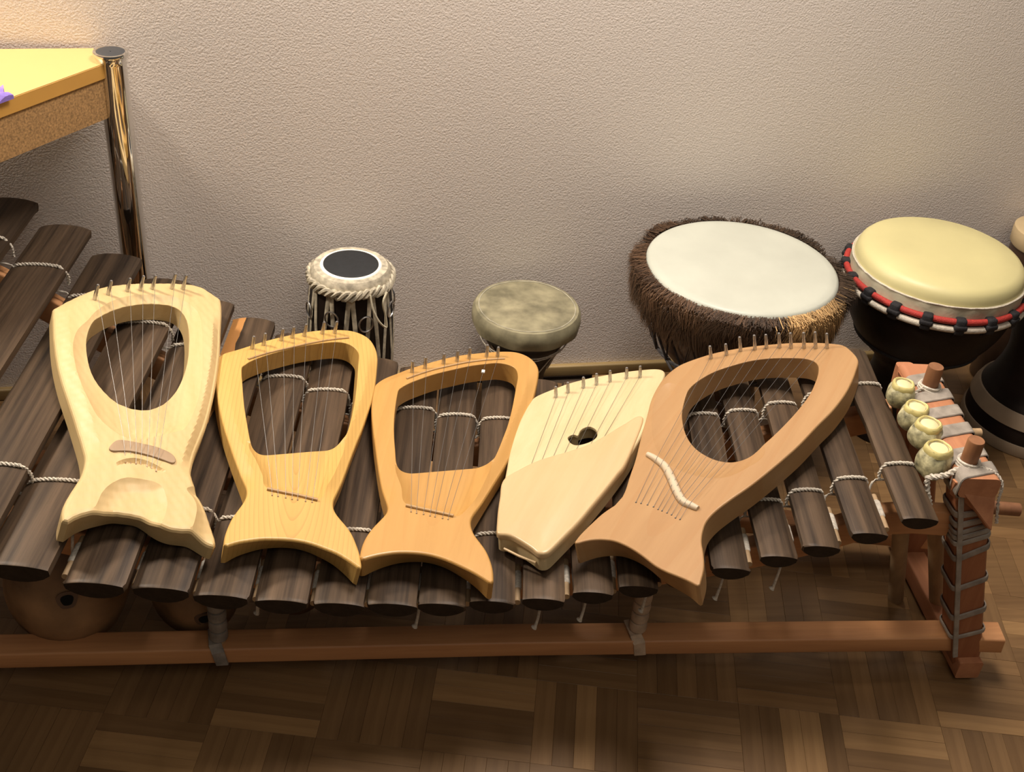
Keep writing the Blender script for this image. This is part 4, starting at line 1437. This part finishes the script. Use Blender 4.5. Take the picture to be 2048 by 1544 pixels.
# upright two-headed drum with black patch
hd = thing('barrel_drum', 'narrow dark barrel drum standing upright, black-patched head, pale hide lacing and steel rings', 'drum', (-.013, 1.668, 0))
H = .300
mesh('shell', lathe([(p.x, p.y) for p in spline([(.054, 0, 0), (.058, .01, 0), (.066, .08, 0), (.069, .15, 0), (.067, .22, 0), (.0615, .285, 0)], 5, False)], 64), M['dark_drum'], hd)
mesh('head', lathe([(.0625, H - .022), (.0645, H - .016), (.0635, H - .006), (.058, H + .0005), (.049, H + .0015), (.0485, H + .001), (.001, H + .001)], 72), M['hide_strap'], hd)
mesh('head_ring', lathe([(.0425, H + .001), (.0435, H + .0024), (.0475, H + .0024), (.0488, H + .001)], 72), M['tabla_white'], hd)
mesh('black_patch', lathe([(.0436, H + .001), (.0434, H + .003), (.040, H + .0038), (.02, H + .0042), (.001, H + .0043)], 72), M['tabla_black'], hd)
for s in range(3):
    br = []
    for k in range(90):
        a = 2 * math.pi * k / 90
        ph = 13 * a + s * 2 * math.pi / 3
        br.append(((.066 + .0026 * math.cos(ph) + .0007 * math.sin(7 * a)) * math.cos(a), (.066 + .0026 * math.cos(ph) + .0007 * math.sin(7 * a)) * math.sin(a), H - .0175 + .0062 * math.sin(ph) + .0016 * math.sin(5 * a + s)))
    mesh('braid', tube(br, .0034, 6, closed=True), M['hide_strap'], hd)
prof_r = lambda z: float(np.interp(z, [0, .01, .08, .15, .22, .285], [.056, .058, .066, .069, .067, .0615]))
NL = 24
for k in range(NL):
    a0 = 2 * math.pi * ((k + k % 2) + (-.12 if k % 2 else .12)) / NL
    a1 = 2 * math.pi * (k + (k + 1) % 2 + (.1 if k % 2 else -.1)) / NL
    pts = []
    for s in np.linspace(0, 1, 9):
        z_ = H - .016 - s * .17
        a_ = a0 + (a1 - a0) * s * 1.0
        r_ = prof_r(z_) + .0012
        pts.append((r_ * math.cos(a_), r_ * math.sin(a_), z_))
    V, F = [], []
    for i, p in enumerate(pts):
        p = Vector(p)
        t = (Vector(pts[min(i + 1, 8)]) - Vector(pts[max(i - 1, 0)])).normalized()
        nr = Vector((p.x, p.y, 0)).normalized()
        sd_ = t.cross(nr).normalized() * .0037
        V += [p - sd_, p - sd_ * .6 + nr * .0012, p + sd_ * .6 + nr * .0012, p + sd_]
    for i in range(8):
        for q in range(3):
            F.append((i * 4 + q, i * 4 + q + 1, i * 4 + q + 5, i * 4 + q + 4))
    mesh('lacing', fixn(V, F), M['hide_strap'], hd)
for k in range(8):
    a = R(200 + 45 * k)
    z_ = .232 + .006 * (k % 2)
    r_ = prof_r(z_) + .0045
    c = Vector((r_ * math.cos(a), r_ * math.sin(a), z_))
    tg_ = Vector((-math.sin(a), math.cos(a), 0))
    ring = [c + tg_ * .0115 * math.cos(t) + Vector((0, 0, .0135)) * math.sin(t) for t in np.linspace(0, 2 * math.pi, 24, endpoint=False)]
    mesh('tuning_ring', tube(ring, .0014, 6, closed=True), M['steel'], hd)
mesh('loose_cord', tube([(p.x, p.y, p.z) for p in spline([(.030, -.064, .284), (.034, -.068, .262), (.044, -.067, .238), (.056, -.058, .222), (.054, -.058, .245), (.050, -.060, .268), (.056, -.054, .284)], 6, False)], .0018, 7), plain('loose_cord', (.68, .62, .46), .7, var=.15, scale=200), hd)

# ------------------------------------------------------------------ table
tb = thing('table', 'yellow-topped low table with a chrome corner leg and bare fibreboard apron', 'table', (-.3486, 1.695, 0))
TO = Vector(tb.location)
fd = (Vector((-.46, 1.53, 0)) - Vector((-.350, 1.684, 0))).normalized()
bd = (Vector((-.504, 1.719, 0)) - Vector((-.378, 1.737, 0))).normalized()
c0 = [(-.350, 1.684), (-.357, 1.700), (-.366, 1.712), (-.380, 1.7368)]
fe = Vector((-.350, 1.684, 0)) + fd * .60
be = Vector((-.378, 1.7368, 0)) + bd * .9
ring = [Vector((p[0], p[1], 0)) for p in c0] + [be, fe]


def slab(ring, z0, z1, bev=.001):
    bm = bmesh.new()
    lo = [bm.verts.new((p.x, p.y, z0)) for p in ring]
    hi = [bm.verts.new((p.x, p.y, z1)) for p in ring]
    n = len(ring)
    bm.faces.new(lo)
    bm.faces.new(hi[::-1])
    for k in range(n):
        bm.faces.new((lo[k], lo[(k + 1) % n], hi[(k + 1) % n], hi[k]))
    bmesh.ops.recalc_face_normals(bm, faces=bm.faces[:])
    bmesh.ops.bevel(bm, geom=[e for e in bm.edges if abs(e.verts[0].co.z - z1) < 1e-6 and abs(e.verts[1].co.z - z1) < 1e-6], offset=bev, segments=2, affect='EDGES')
    bm.verts.index_update()
    r = ([tuple(v.co - TO) for v in bm.verts], [tuple(v.index for v in f.verts) for f in bm.faces])
    bm.free()
    return r


tt = mesh('tabletop', slab(ring, .590, .611), M['table_yellow'], tb, angle=30)
tt.data.materials.append(M['edge_yellow'])
for p in tt.data.polygons:
    if abs(p.normal.z) < .3:
        p.material_index = 1
inw = Vector((-fd.y, fd.x, 0))
if inw.dot(be - fe) < 0:
    inw = -inw
f0 = Vector((-.3515, 1.684, 0)) + inw * .002
f1 = fe + inw * .002
mesh('apron', slab([f0, f1, f1 + inw * .018, f0 + inw * .018], .530, .5905), M['fibreboard'], tb, angle=30)
g0 = Vector((-.385, 1.732, 0))
g1 = be - Vector((0, .004, 0))
mesh('apron', slab([g0, g1, g1 - Vector((0, .018, 0)), g0 - Vector((0, .018, 0))], .530, .5905), M['fibreboard'], tb, angle=30)
for lx, ly in ((-.3486, 1.695), (fe.x + .035, fe.y + .035), (be.x + .02, be.y - .03)):
    lg = mesh('leg', lathe([(.0200, 0), (.0208, .003), (.0208, .606), (.0215, .612), (.0240, .617), (.0248, .620), (.0240, .6225), (.0205, .6225)], 40, (lx - TO.x, ly - TO.y, 0)), M['chrome'], tb)
    mesh('cap', lathe([(.0204, .617), (.0204, .6222), (.0195, .6227), (.001, .6225)], 40, (lx - TO.x, ly - TO.y, 0)), M['black_plastic'], lg)

# purple cloth lying over the table edge
V, F = [], []
nu, nv_ = 16, 14
bx0 = Vector((-.350, 1.684, 0)) + fd * .172
for i in range(nu):
    for j in range(nv_):
        s, t = i / (nu - 1), j / (nv_ - 1)
        p = bx0 + fd * (s * .10 + .006 * math.sin(t * 9)) + inw * (t * .05 - .006)
        z = .6125 + .004 + .0035 * math.sin(s * 14 + t * 4) + .003 * math.sin(t * 17 - s * 5)
        V.append((p.x, p.y, max(.6118, z)))
n0 = len(V)
V += [(v[0], v[1], .6114) for v in V[:n0]]
for i in range(nu - 1):
    for j in range(nv_ - 1):
        a = i * nv_ + j
        F += [(a, a + 1, a + nv_ + 1, a + nv_), (n0 + a, n0 + a + nv_, n0 + a + nv_ + 1, n0 + a + 1)]
bd_ = [i * nv_ for i in range(nu)] + [(nu - 1) * nv_ + j for j in range(1, nv_)] + [i * nv_ + nv_ - 1 for i in range(nu - 2, -1, -1)] + [j for j in range(nv_ - 2, 0, -1)]
for k in range(len(bd_)):
    a, c = bd_[k], bd_[(k + 1) % len(bd_)]
    F.append((a, c, c + n0, a + n0))
Vv, Ff2 = fixn(V, F)
tag(mesh('cloth', (Vv, Ff2), M['purple']), 'crumpled bit of purple cloth on the yellow table edge', 'cloth')
